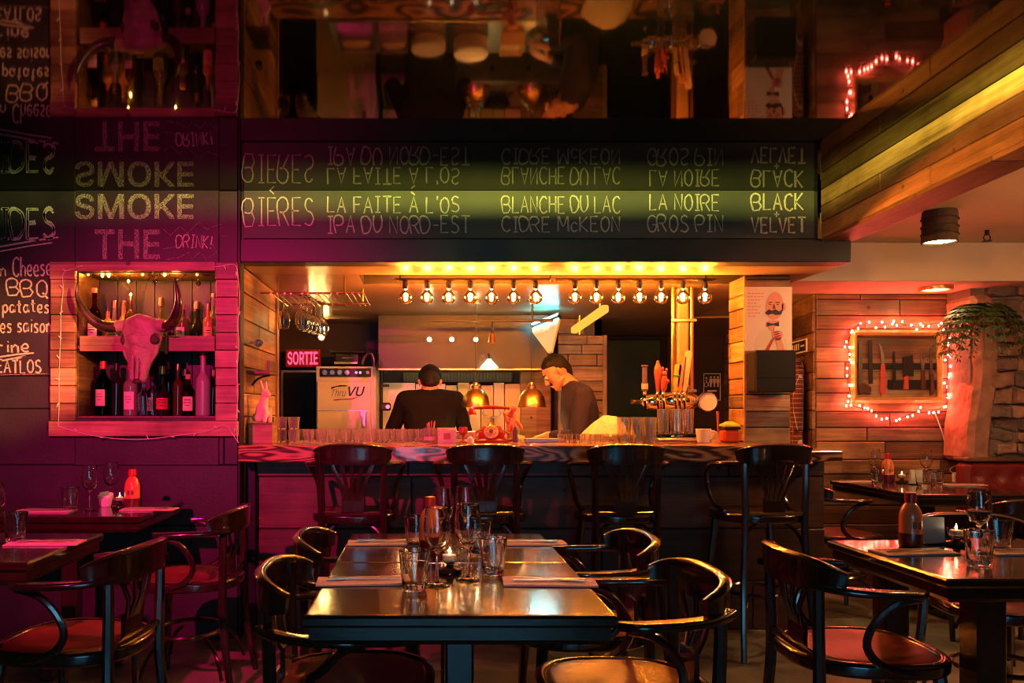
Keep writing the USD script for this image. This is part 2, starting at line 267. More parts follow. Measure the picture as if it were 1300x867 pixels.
# ------------------------------------------------------------------ cladding of separate boards
def boards(parent, o, u, v, n, U, V, rows, lens, thick, mats, name='board', cut=None, gap=.0025, seed=1, proud=.006):
    """rows of boards on the plane o + a*u + b*v, standing thick along n; rows: heights from the bottom; cut: (a0, a1, b0, b1) openings"""
    r = random.Random(seed); b0 = 0.; k = 0
    while b0 < V - .005:
        h = rows[k % len(rows)] if rows[k % len(rows)] else V; k += 1
        b1 = min(b0 + h, V); b1 = V if V - b1 < .02 else b1
        a0 = 0.; first = True
        while a0 < U - .005:
            L = r.uniform(*lens) * (r.uniform(.3, 1) if first else 1); first = False
            a1 = min(a0 + L, U); a1 = U if U - a1 < .06 else a1
            spans = [(a0, a1)]
            for c in (cut or []):
                if c[2] < (b0 + b1) / 2 < c[3]:
                    spans = [s for a, b in spans for s in ((a, min(b, c[0])), (max(a, c[1]), b)) if s[1] - s[0] > .01]
            for a, b in spans:
                t = thick + r.uniform(0, proud); e = min(.004, (b1 - b0) * .2)
                x0, x1, y0, y1 = a + gap, b - gap, b0 + gap, b1 - gap
                vv = [(x0, y0, 0), (x1, y0, 0), (x1, y1, 0), (x0, y1, 0), (x0, y0, t - e), (x1, y0, t - e), (x1, y1, t - e), (x0, y1, t - e), (x0 + e, y0 + e, t), (x1 - e, y0 + e, t), (x1 - e, y1 - e, t), (x0 + e, y1 - e, t)]
                ff = [(8, 9, 10), (8, 10, 11)]
                for s in (0, 4):
                    for j in range(4): ff += [(s + j, s + (j + 1) % 4, s + 4 + (j + 1) % 4), (s + j, s + 4 + (j + 1) % 4, s + 4 + j)]
                part(parent, name, frame(mesh_of(vv, ff), o, u, v, n), mats[r.randrange(len(mats))] if not callable(mats) else mats(r), smooth=False)
            a0 = a1
        b0 = b1
PX, PY, PZ = ([f'pine_{a}{i}' for i in range(5)] for a in 'xyz')
BB = ['bar_board0', 'bar_board1', 'bar_board2']

# ------------------------------------------------------------------ the shell
CEIL, WY = 2.39, 4.35
struct('floor', bb(-3.3, 4.8, -3.6, 9.0, -.1, 0, 0), 'floor_mat')
struct('ceiling', extrude([(-3.3, -3.6), (1.80, -3.6), (2.19, WY + .02), (-3.3, WY + .02)], .1).apply_translation([0, 0, CEIL]), 'ceiling_gloss', 'black high-gloss stretched ceiling mirroring the room')
struct('ceiling', extrude([(1.82, -3.6), (4.8, -3.6), (4.8, 5.05), (2.2, 5.05), (2.2, WY)], .04).apply_translation([0, 0, 2.26]), 'cream_paint', 'cream ceiling of the side room')
struct('ceiling_bulkhead', bb(2.285, 4.8, 5.05, 7.0, 2.02, 2.262, .004), 'cream_paint', 'cream dropped ceiling along the plank wall')
struct('wall_left', bb(-3.3, -3.2, -3.6, WY, 0, CEIL, 0), 'black_board')
wf = xstruct('wall_front'); part(wf, 'panel', join(bb(-3.3, -.8, -3.6, -3.5, 0, CEIL, 0), bb(1.2, 4.8, -3.6, -3.5, 0, CEIL, 0), bb(-.8, 1.2, -3.6, -3.5, 0, .35, 0), bb(-.8, 1.2, -3.6, -3.5, 2.1, CEIL, 0)), 'black_board', False)
wn = xstruct('window_1', 'street window behind the tables')
part(wn, 'window_frame', join(bb(-.8, -.74, -3.57, -3.5, .35, 2.1), bb(1.14, 1.2, -3.57, -3.5, .35, 2.1), bb(-.74, 1.14, -3.57, -3.5, .35, .41), bb(-.74, 1.14, -3.57, -3.5, 2.04, 2.1), bb(.17, .23, -3.57, -3.5, .41, 2.04)), 'black_paint')
part(wn, 'window_pane', bb(-.74, 1.14, -3.545, -3.54, .41, 2.04, 0), 'thin_glass', False)
rl = UsdLux.RectLight.Define(stage, wn + '/evening_daylight'); rl.CreateWidthAttr(1.9); rl.CreateHeightAttr(1.65); rl.CreateColorAttr(Gf.Vec3f(*BLUE)); rl.CreateIntensityAttr(10)
rl.AddTranslateOp().Set((.2, -3.62, 1.22)); rl.AddRotateXOp().Set(90.0)
struct('wall_right', bb(4.7, 4.8, -3.6, 5.7, 0, 2.4, 0), 'black_board')

# back wall on the left: black boards with the bottle niche cut out
NX0, NX1, NZ0, NZ1 = -1.858, -1.114, 1.186, 1.955
wb = xstruct('wall_back', 'black chalkboard wall of wide boards')
part(wb, 'backing', join(bb(-3.3, NX0 - .02, WY, WY + .06, 0, CEIL, 0), bb(NX1 + .02, -1.0, WY, WY + .06, 0, CEIL, 0), bb(NX0 - .02, NX1 + .02, WY, WY + .06, 0, NZ0 - .02, 0), bb(NX0 - .02, NX1 + .02, WY, WY + .06, NZ1 + .02, CEIL, 0)), 'back_dark', False)
boards(wb, np.array([-3.2, WY, 0]), X, Z, -Y, 2.2, CEIL, [.30, .30, .325, .30, .175, .99], (5, 6), .018, ['black_board'], gap=.0012, seed=3, proud=.001, cut=[(NX0 - .01 + 3.2, NX1 + .01 + 3.2, 1.0, NZ1 + .3)])
# the last wide board above the niche runs through
part(wb, 'board', bb(NX0 - .01, NX1 + .01, WY - .019, WY, NZ1 + .01, CEIL, .001), 'black_board', False)
part(wb, 'board', bb(NX0 - .01, NX1 + .01, WY - .019, WY, .925, NZ0 - .01, .001), 'black_board', False)
part(wb, 'corner_trim', bb(-1.0, -.985, WY - .03, WY + .06, 0, CEIL), 'black_paint')

# bottle niche with its frame of boards
nf = xstruct('niche_frame', 'pine board frame around the bottle niche')
part(nf, 'niche_box', join(bb(NX0 - .02, NX0, WY, WY + .30, NZ0 - .02, NZ1 + .02, 0), bb(NX1, NX1 + .02, WY, WY + .30, NZ0 - .02, NZ1 + .02, 0), bb(NX0, NX1, WY, WY + .30, NZ0 - .02, NZ0, 0), bb(NX0, NX1, WY, WY + .30, NZ1, NZ1 + .02, 0)), 'pine_y2', False)
for k in range(7): part(nf, 'back_board', bb(NX0 + k * .1063, NX0 + (k + 1) * .1063 - .002, WY + .27, WY + .29 + .002 * (k % 2), NZ0, NZ1, .002), 'back_dark', False)
zz = np.linspace(1.16, 2.005, 10)
for s in (0, 1):
    x0, x1 = ((-1.990, NX0), (NX1, -.998))[s]
    for k in range(9): part(nf, 'frame_board', bb(x0 + RNG.uniform(-.003, .003), x1, WY - .045 - RNG.uniform(0, .004), WY - .018, zz[k] + .0015, zz[k + 1] - .0015, .003), PX[RNG.choice([0, 3, 3, 1]) if s == 0 else RNG.choice([3, 1, 3, 0])], False)
part(nf, 'frame_board', bb(-2.0, -.993, WY - .05, WY - .018, 1.078, 1.159, .004), 'pine_x3', False)
part(nf, 'frame_board', bb(NX0, NX1, WY - .045, WY - .018, 1.957, 2.006, .003), 'pine_x3', False)
part(nf, 'shelf', bb(NX0 + .002, NX1 - .002, WY - .02, WY + .265, 1.545, 1.562, .002), 'pine_x1', False)
part(nf, 'shelf_board', bb(NX0 + .02, -1.385, WY - .04, WY - .021, 1.53, 1.612, .003), 'pine_x3', False)
part(nf, 'shelf_board', bb(-1.365, NX1 - .004, WY - .04, WY - .021, 1.53, 1.612, .003), 'pine_x0', False)
part(nf, 'shelf_post', bb(-1.385, -1.372, WY - .043, WY - .021, 1.515, 1.625, .002), 'pine_z3', False)

# fascia over the bar, with its chalkboard
so = xstruct('bar_soffit', 'black fascia and low ceiling over the bar')
part(so, 'fascia', bb(-.985, 2.10, WY - .01, WY + .10, 2.13, CEIL, .002), 'fascia_paint', False)
part(so, 'fascia_trim', bb(-.985, 2.268, WY - .03, WY + .10, 2.006, 2.131, .004), 'fascia_paint', False)
part(so, 'chalkboard', bb(-.968, 2.075, WY - .022, WY - .01, 2.134, CEIL - .001, .001), 'slate_board', False)
part(so, 'ceiling_panel', bb(-1.0, 2.268, WY + .10, 4.73, 2.006, 2.30, .002), 'soffit_paint', False)
part(so, 'ceiling_panel', bb(-2.3, -.39, 4.73, 5.09, 2.006, 2.30, .002), 'soffit_paint', False)
part(so, 'ceiling_panel', bb(1.97, 2.268, 4.73, 5.09, 2.006, 2.30, .002), 'soffit_paint', False)
part(so, 'ceiling_panel', bb(-2.3, 2.268, 5.09, 6.95, 2.0062, 2.30, .002), 'soffit_paint', False)
part(so, 'ceiling_panel', bb(-2.3, 3.4, 6.95, 8.75, 2.006, 2.30, .002), 'soffit_paint', False)
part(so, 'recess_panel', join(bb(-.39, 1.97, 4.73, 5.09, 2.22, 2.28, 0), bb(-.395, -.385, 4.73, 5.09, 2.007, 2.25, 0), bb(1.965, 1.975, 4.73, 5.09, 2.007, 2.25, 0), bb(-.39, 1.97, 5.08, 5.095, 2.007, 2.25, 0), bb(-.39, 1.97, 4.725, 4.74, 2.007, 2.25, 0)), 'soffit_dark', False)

# beam between the two ceilings, clad with boards
bu = np.array([-.05, -1, 0]); bu /= np.linalg.norm(bu); bn = np.array([-1, .05, 0]); bn /= np.linalg.norm(bn)
bo = np.array([2.113, WY - .03, 2.131]); BL = 7.7
be = xstruct('ceiling_beam', 'reclaimed board beam between the gloss ceiling and the side room')
part(be, 'core', frame(bb(0, BL, .004, .26, -.165, -.012, 0), bo, bu, Z, bn), 'pine_y2', False)
for k, (b0, b1, ls, ms) in enumerate([(0, .085, [1.02, 2.2, 2.0, 1.5, 1.2], [3, 1, 0, 3, 1]), (.085, .17, [.62, 1.7, 2.1, 2.2, 1.3], [0, 4, 3, 1, 0]), (.17, .259, [1.7, 1.9, 2.2, 2.0], [3, 3, 1, 3])]):
    a = 0.
    for L, mi in zip(ls, ms):
        a1 = min(a + L, BL); part(be, 'board', frame(bb(a + .0015, a1 - .0015, b0 + .0015, b1 - .0015, -.012, .006 * ((k + mi) % 2) + .002, .003), bo, bu, Z, bn), PY[mi], False); a = a1
a = 0.
for k, L in enumerate([1.4, 1.9, 2.2, 2.2]): part(be, 'board', frame(bb(a + .0015, min(a + L, BL) - .0015, -.016, .003, -.165, .004, .003), bo, bu, Z, bn), PY[(2, 1, 0, 2)[k]], False); a += L

# bar counter
bc = xstruct('bar_counter', 'long wooden bar counter with dark boarded front')
part(bc, 'counter_top', bb(-.985, 1.86, 4.26, 5.25, .945, 1.03, .006), 'counter_wood')
boards(bc, np.array([-.985, 4.52, 0]), X, Z, -Y, 3.2, .94, [.27, .29, .29, .10], (.9, 1.9), .02, BB, seed=5, gap=.002)
part(bc, 'corner_post', bb(-.985, -.93, 4.44, 4.50, 0, .945), 'black_paint', False)
part(bc, 'carcass', join(bb(-.985, 2.215, 4.522, 4.60, 0, .94, 0), bb(-.985, 1.86, 5.18, 5.24, 0, .944, 0)), 'back_dark', False)
part(bc, 'counter_end', bb(1.862, 2.215, 4.30, 4.745, .945, 1.0, .005), 'counter_wood')

# clad pillar at the bar's right end
pl = xstruct('wall_pillar', 'square pillar clad in reclaimed boards at the end of the bar')
part(pl, 'core', bb(1.885, 2.135, 4.765, 4.99, 0, 2.005, 0), 'soffit_dark', False)
boards(pl, np.array([1.868, 4.765, 1.0]), X, Z, -Y, .27, 1.005, [.115, .095, .10, .13, .10], (.2, .5), .014, PX, seed=11)
boards(pl, np.array([1.885, 5.0, 1.032]), -Y, Z, -X, .236, .973, [.09, .105, .08, .095, .10, .12], (.14, .4), .014, PY, seed=12)
part(pl, 'corner_trim', bb(1.864, 1.876, 4.745, 4.757, 1.031, 2.005, .001), 'pine_z3', False)

# left reveal of the serving opening
rv = xstruct('wall_reveal', 'pine board side wall of the serving opening')
part(rv, 'backing', bb(-1.06, -1.02, WY + .06, 5.42, 1.0, 2.006, 0), 'soffit_dark', False)
boards(rv, np.array([-1.02, WY + .06, 1.031]), Y, Z, X, 1.0, .972, [.15, .13, .145, .125, .14], (.5, 1.1), .018, ['pine_y3', 'pine_y1', 'pine_y3', 'pine_y0'], seed=15)
part(rv, 'end_trim', bb(-1.06, -.985, 5.41, 5.47, 0, 2.006, .003), 'pine_z1', False)

# kitchen shell
struct('wall_kitchen_left', bb(-2.35, -2.3, 4.6, 8.0, 0, 2.2, 0), 'dark_wall')
struct('wall_kitchen_back', bb(-2.35, 1.52, 7.42, 7.5, 0, 2.2, 0), 'dark_wall')
struct('wall_passage_end', bb(1.45, 3.4, 8.68, 8.75, 0, 2.2, 0), 'dark_wall')
struct('wall_passage_left', bb(1.46, 1.52, 7.0, 8.68, 0, 2.2, 0), 'dark_wall')
dd = xstruct('door_1', 'dark green door at the end of the passage')
part(dd, 'door_panel', bb(1.92, 2.50, 8.62, 8.67, 0, 1.96, .004), 'green_door'); part(dd, 'door_frame', join(bb(1.86, 1.92, 8.6, 8.68, 0, 2.0), bb(2.50, 2.56, 8.6, 8.68, 0, 2.0), bb(1.92, 2.5, 8.6, 8.68, 1.96, 2.0)), 'black_paint'); part(dd, 'door_handle', cyl(.012, .1, (2.44, 8.55, 1.0), 10, 'y'), 'steel')
d2 = xstruct('door_2', 'black exit door in the kitchen'); s = 7.38 / F
part(d2, 'door_panel', bb((360 - CX) * s, (400 - CX) * s, 7.36, 7.41, 0, HC + 47 * s, .004), 'black_paint'); part(d2, 'door_frame', join(bb((357 - CX) * s, (360 - CX) * s, 7.35, 7.42, 0, HC + 50 * s, .002), bb((360 - CX) * s, (402 - CX) * s, 7.35, 7.42, HC + 47 * s, HC + 50 * s, .002)), 'steel_rough'); part(d2, 'push_bar', tube([((368 - CX) * s, 7.32, 1.0), ((398 - CX) * s, 7.32, 1.0)], .014, 8), 'steel')
# kitchen pillar
kp = xstruct('kitchen_pillar', 'board clad pillar between kitchen and passage')
part(kp, 'core', bb(1.15, 1.52, 7.0, 7.3, 0, 2.0, 0), 'soffit_dark', False)
boards(kp, np.array([1.14, 7.0, .6]), X, Z, -Y, .40, 1.26, [.11, .075, .09, .13, .10, .085], (.16, .42), .014, ['pine_x3', 'pine_x3', 'pine_x1', 'pine_x0'], seed=21, proud=.012)
boards(kp, np.array([1.14, 7.0, 1.87]), X, Z, -Y, .23, .135, [.14], (.3, .4), .014, ['pine_x0'], seed=22)
part(kp, 'corner_trim', bb(1.525, 1.56, 6.97, 7.01, .6, 1.86, .002), 'pine_z3', False)

# side room: plank wall, corridor wall, stone pier
wr = xstruct('wall_side_room', 'reclaimed plank wall of the side room')
part(wr, 'backing', bb(2.70, 4.7, 5.62, 5.7, 0, 2.02, 0), 'soffit_dark', False)
boards(wr, np.array([2.70, 5.62, .0]), X, Z, -Y, 2.0, 2.02, [.10, .125, .095, .11, .13, .10, .115], (.4, 1.2), .016, ['pine_x2', 'pine_x0', 'pine_x2', 'pine_x4', 'pine_x2', 'pine_x1'], seed=31, proud=.009)
wc = xstruct('wall_corridor', 'plank wall turning into the passage')
cu = np.array([.10, .6, 0]); cu /= np.linalg.norm(cu); cn = np.array([-.6, .10, 0]); cn /= np.linalg.norm(cn)
part(wc, 'backing', frame(bb(0, 3.2, 0, 2.02, -.06, 0, 0), np.array([2.70, 5.62, 0]), cu, Z, cn), 'soffit_dark', False)
boards(wc, np.array([2.70, 5.615, 0]), cu, Z, cn, 3.1, 2.02, [.135, .14, .125, .14], (.5, 1.2), .014, PY, seed=33)
pr = xstruct('stone_pier', 'rough brick and plaster pier in the side room')
part(pr, 'core', bb(3.60, 4.7, 5.36, 5.6, .88, 2.02, 0), 'mortar', False)
pg = bb(3.585, 3.735, 5.30, 5.6, .88, 1.97, .03); pg = pg.subdivide_to_size(.025); pg.merge_vertices()
pv = np.array(pg.vertices); pv += (meshkit.fbm(pv * 9, 3)[:, None] - .5) * .04 * np.array([1, 1, .2]); pv[:, 0] += .03 * np.sin(pv[:, 2] * 5); pg = trimesh.Trimesh(pv, pg.faces, process=False)
part(pr, 'plaster', pg, 'plaster', 40)
z = .925; k = 0
while z < 2.0:
    h = RNG.uniform(.075, .11); x = 3.735 + (k % 2) * -.05 + RNG.uniform(-.02, .02)
    while x < 4.68:
        w = RNG.uniform(.13, .24); e = bb(x, min(x + w, 4.7) - .012, 5.30 + RNG.uniform(-.01, .05), 5.42, z, z + h - .014, .012).subdivide_to_size(.05); e.merge_vertices(); v = np.array(e.vertices)
        v += (meshkit.noise(v * 22, 5)[:, None] - .5) * .028; part(pr, 'brick', trimesh.Trimesh(v, e.faces, process=False), f'brick{RNG.randrange(4)}', 40); x += w
    z += h; k += 1

# ------------------------------------------------------------------ chalk lettering
G = {'A': '0,0 .3,1 .6,0|.12,.38 .48,.38', 'B': '0,0 0,1 .4,.97 .5,.77 .4,.55 0,.52|.4,.53 .58,.28 .42,.03 0,0', 'C': '.58,.85 .4,1 .15,.9 .02,.5 .15,.1 .4,0 .6,.15', 'D': '0,0 0,1 .3,.95 .55,.6 .5,.25 .28,.02 0,0', 'E': '.5,1 0,1 0,0 .52,0|0,.52 .4,.53', 'F': '.52,1 0,1 0,0|0,.52 .4,.54', 'G': '.58,.85 .35,1 .1,.85 .02,.45 .18,.05 .45,.02 .6,.2 .6,.42 .35,.42', 'H': '0,0 0,1|.55,0 .55,1|0,.5 .55,.52', 'I': '.2,0 .2,1|.03,1 .38,1|.02,0 .38,0', 'K': '0,0 0,1|.52,1 .02,.45 .56,0', 'L': '0,1 0,0 .5,.02', 'M': '0,0 .08,1 .36,.35 .64,1 .72,0', 'N': '0,0 0,1 .52,0 .54,1', 'O': '.3,1 .08,.8 .02,.45 .15,.08 .35,0 .55,.2 .6,.6 .48,.9 .3,1', 'P': '0,0 0,1 .4,.97 .54,.75 .4,.5 0,.46', 'Q': '.3,1 .08,.8 .02,.45 .15,.08 .35,0 .55,.2 .6,.6 .48,.9 .3,1|.35,.25 .65,-.1', 'R': '0,0 0,1 .4,.97 .52,.76 .38,.54 0,.5|.2,.5 .56,0', 'S': '.5,.88 .3,1 .08,.86 .12,.6 .42,.46 .54,.22 .35,.02 .02,.1', 'T': '0,1 .6,1|.3,1 .3,0', 'U': '0,1 .02,.25 .22,0 .45,.15 .52,1', 'V': '0,1 .27,0 .55,1', 'Y': '0,1 .28,.5 .55,1|.28,.5 .25,0', '-': '.05,.45 .4,.47', '+': '.05,.5 .45,.5|.25,.7 .25,.28', "'": '.12,1.02 .08,.78', '!': '.15,1 .12,.3|.12,.08 .13,0', '.': '.1,0 .14,.04', '`': '.1,1.32 .38,1.12',
     'a': '.42,.5 .2,.58 .02,.3 .15,.02 .38,.15 .44,.5 .48,.02', 'c': '.44,.48 .2,.58 .02,.3 .18,0 .45,.08', 'e': '.03,.28 .42,.34 .3,.58 .06,.45 .05,.15 .25,0 .45,.08', 'h': '0,1 0,0|0,.35 .22,.58 .4,.45 .42,0', 'i': '.12,.55 .12,0|.12,.78 .15,.82', 'n': '0,.55 .02,0|.02,.35 .22,.58 .4,.42 .42,0', 'o': '.22,.58 .03,.35 .12,.05 .32,.04 .43,.3 .3,.55 .22,.58', 'p': '0,.55 0,-.4|0,.4 .25,.58 .43,.3 .25,.02 .02,.15', 'r': '.02,.55 .04,0|.04,.32 .2,.55 .36,.5', 's': '.38,.5 .15,.58 .06,.42 .35,.22 .3,.03 .02,.05', 't': '.18,.95 .2,.1 .38,.05|.02,.62 .4,.66', '&': '.5,.05 .1,.7 .25,.95 .35,.7 .05,.25 .2,0 .5,.4'}
def strokes(text, x, y, h, wid=1., seed=0, slant=.0, tight=1.):
    r = random.Random(seed); out = []
    for c in text:
        if c == ' ': x += .42 * h * wid * tight; continue
        base = {'È': ('E', '`'), 'À': ('A', '`')}.get(c, (c,)); wmax = 0
        j = lambda s: r.uniform(-s, s) * h
        dy = j(.04)
        for b in base:
            for st in G[b].split('|'):
                P = np.array([[float(q) for q in p.split(',')] for p in st.split()]); wmax = max(wmax, P[:, 0].max())
                if len(P) > 4: P = spline(np.c_[P, 0 * P[:, :1]], 3 * len(P))[:, :2]
                out.append(np.array([[x + (px + slant * py) * h * wid + j(.012), y + py * h + dy + j(.012)] for px, py in P]))
        x += (wmax + .2 * tight) * h * wid
    return out, x
def ribbon(lines, w, r, h=.0012):
    V, Fc = [], []
    for P in lines:
        t = np.gradient(P, axis=0); t /= np.linalg.norm(t, axis=1, keepdims=True) + 1e-9; s = np.c_[-t[:, 1], t[:, 0]] * w / 2
        s = s * np.array([r.uniform(.7, 1.15) for _ in P])[:, None]
        b = len(V); k = len(P)
        V += [(*p, h) for p in P + s] + [(*p, h) for p in P - s] + [(*p, 0) for p in P + s] + [(*p, 0) for p in P - s]
        for i in range(k - 1):
            for q in ((b + i, b + i + 1, b + k + i + 1, b + k + i), (b + 2 * k + i, b + 2 * k + i + 1, b + i + 1, b + i), (b + k + i, b + k + i + 1, b + 3 * k + i + 1, b + 3 * k + i)):
                Fc += [(q[0], q[2], q[1]), (q[0], q[3], q[2])]
    return mesh_of(V, Fc)
def chalk(parent, text, px0, px1, py0, py1, d, yface, w=.007, matn='chalk', seed=0, twice=False, slant=0., extra=None):
    """writes text between photograph pixels px0..px1, baseline py1, cap height py1 - py0, on the plane y = yface"""
    s = d / F; h = (py1 - py0) * s; L, xe = strokes(text, 0, 0, h, 1., seed)
    k = (px1 - px0) * s / max(xe, 1e-6); L, _ = strokes(text, 0, 0, h, k, seed, slant)
    if twice: L = L + [l + .006 * np.array([math.sin(i), math.cos(i)]) for i, l in enumerate(strokes(text, 0, 0, h, k, seed + 50, slant)[0])]
    m = ribbon(L, w, random.Random(seed)); part(parent, 'chalk_lettering', frame(m, np.array([(px0 - CX) * s, yface, HC - (py1 - CY) * s]), X, Z, -Y), matn, False)
def chalk_lines(parent, pts, d, yface, w=.006, matn='chalk', seed=0):
    s = d / F; L = [np.array([((x - CX) * s, HC - (y - CY) * s) for x, y in P]) for P in pts]
    part(parent, 'chalk_lettering', frame(ribbon(L, w, random.Random(seed)), np.array([0, yface, 0]), X, Z, -Y), matn, False)
D = 4.328; YF = WY - .0222
chalk(so, 'BIÈRES', 311, 402, 252, 287, D, YF, .008, seed=1)
chalk(so, "LA FAITE À L'OS", 416, 586, 250, 270, D, YF, .008, seed=2)
chalk(so, 'IPA DU NORD-EST', 416, 600, 274, 296, D, YF, .0085, seed=3)
chalk(so, 'BLANCHE DU LAC', 639, 790, 249, 270, D, YF, .008, seed=4)
chalk(so, 'CIDRE McKEON', 637, 790, 275, 294, D, YF, .0085, seed=5)
chalk(so, 'LA NOIRE', 825, 916, 247, 267, D, YF, .008, seed=6)
chalk(so, 'GROS PIN', 822, 921, 273, 294, D, YF, .0085, seed=7)
chalk(so, 'BLACK', 956, 1023, 246, 267, D, YF, .010, seed=8)
chalk(so, '+', 982, 992, 264, 280, D, YF, .007, seed=9)
chalk(so, 'VELVET', 954, 1026, 276, 295, D, YF, .0105, seed=10)
YL = WY - .0195
chalk(wb, 'IDES', 0, 74, 265, 303, D, YL, .012, seed=11, twice=True)
chalk_lines(wb, [[(0, 313), (40, 306), (74, 301)], [(0, 319), (38, 312), (66, 308)]], D, YL, .010, seed=12)
chalk(wb, 'n', 0, 10, 333, 350, D, YL, .009, seed=13)
chalk(wb, 'Cheese', 16, 67, 326, 350, D, YL, .009, seed=14)
chalk(wb, 'BBQ', 11, 65, 355, 376, D, YL, .009, seed=15)
chalk(wb, '& patates', -12, 64, 380, 397, D, YL, .009, seed=16)
chalk(wb, 'nes saison', -8, 67, 403, 422, D, YL, .009, seed=17)
chalk(wb, 'rine', -4, 40, 430, 447, D, YL, .010, seed=18)
chalk_lines(wb, [[(0, 453), (20, 450), (43, 448)], [(2, 458), (40, 450), (20, 456)]], D, YL, .009, seed=19)
chalk(wb, 'EATLOS', -4, 54, 457, 473, D, YL, .009, seed=20)
chalk_lines(wb, [[(0, 476), (40, 475), (66, 474)]], D, YL, .003, 'chalk_faint', seed=21)
chalk(wb, 'DRINK!', 224, 270, 299, 315, D, YL, .006, seed=22, slant=.15)
chalk_lines(wb, [[(208, 291), (216, 299), (228, 287), (238, 296), (252, 282), (262, 291), (281, 284), (276, 300), (288, 299)], [(207, 316), (222, 313)], [(224, 328), (240, 320), (243, 329), (254, 320), (262, 329), (274, 321), (278, 327), (270, 310)], [(210, 330), (222, 327)]], D, YL, .004, 'chalk_faint', seed=23)
def block(text, x0, x1, y0, y1, sd):
    """hollow block capitals filled with hatching"""
    s = D / F; h = (y1 - y0) * s; m = meshkit.text_mesh(text, h, .0012, bold=True); w = m.bounds[1, 0] - m.bounds[0, 0]
    m.apply_scale([(x1 - x0) * s / w, 1, 1]); m.apply_translation([-m.bounds[0, 0], 0, 0])
    part(wb, 'chalk_lettering', frame(m, np.array([(x0 - CX) * s, YL, HC - (y1 - CY) * s]), X, Z, -Y), 'chalk_faint', False)
block('SMOKE', 95, 246, 247, 277, 1); block('THE', 120, 203, 292, 328, 2)

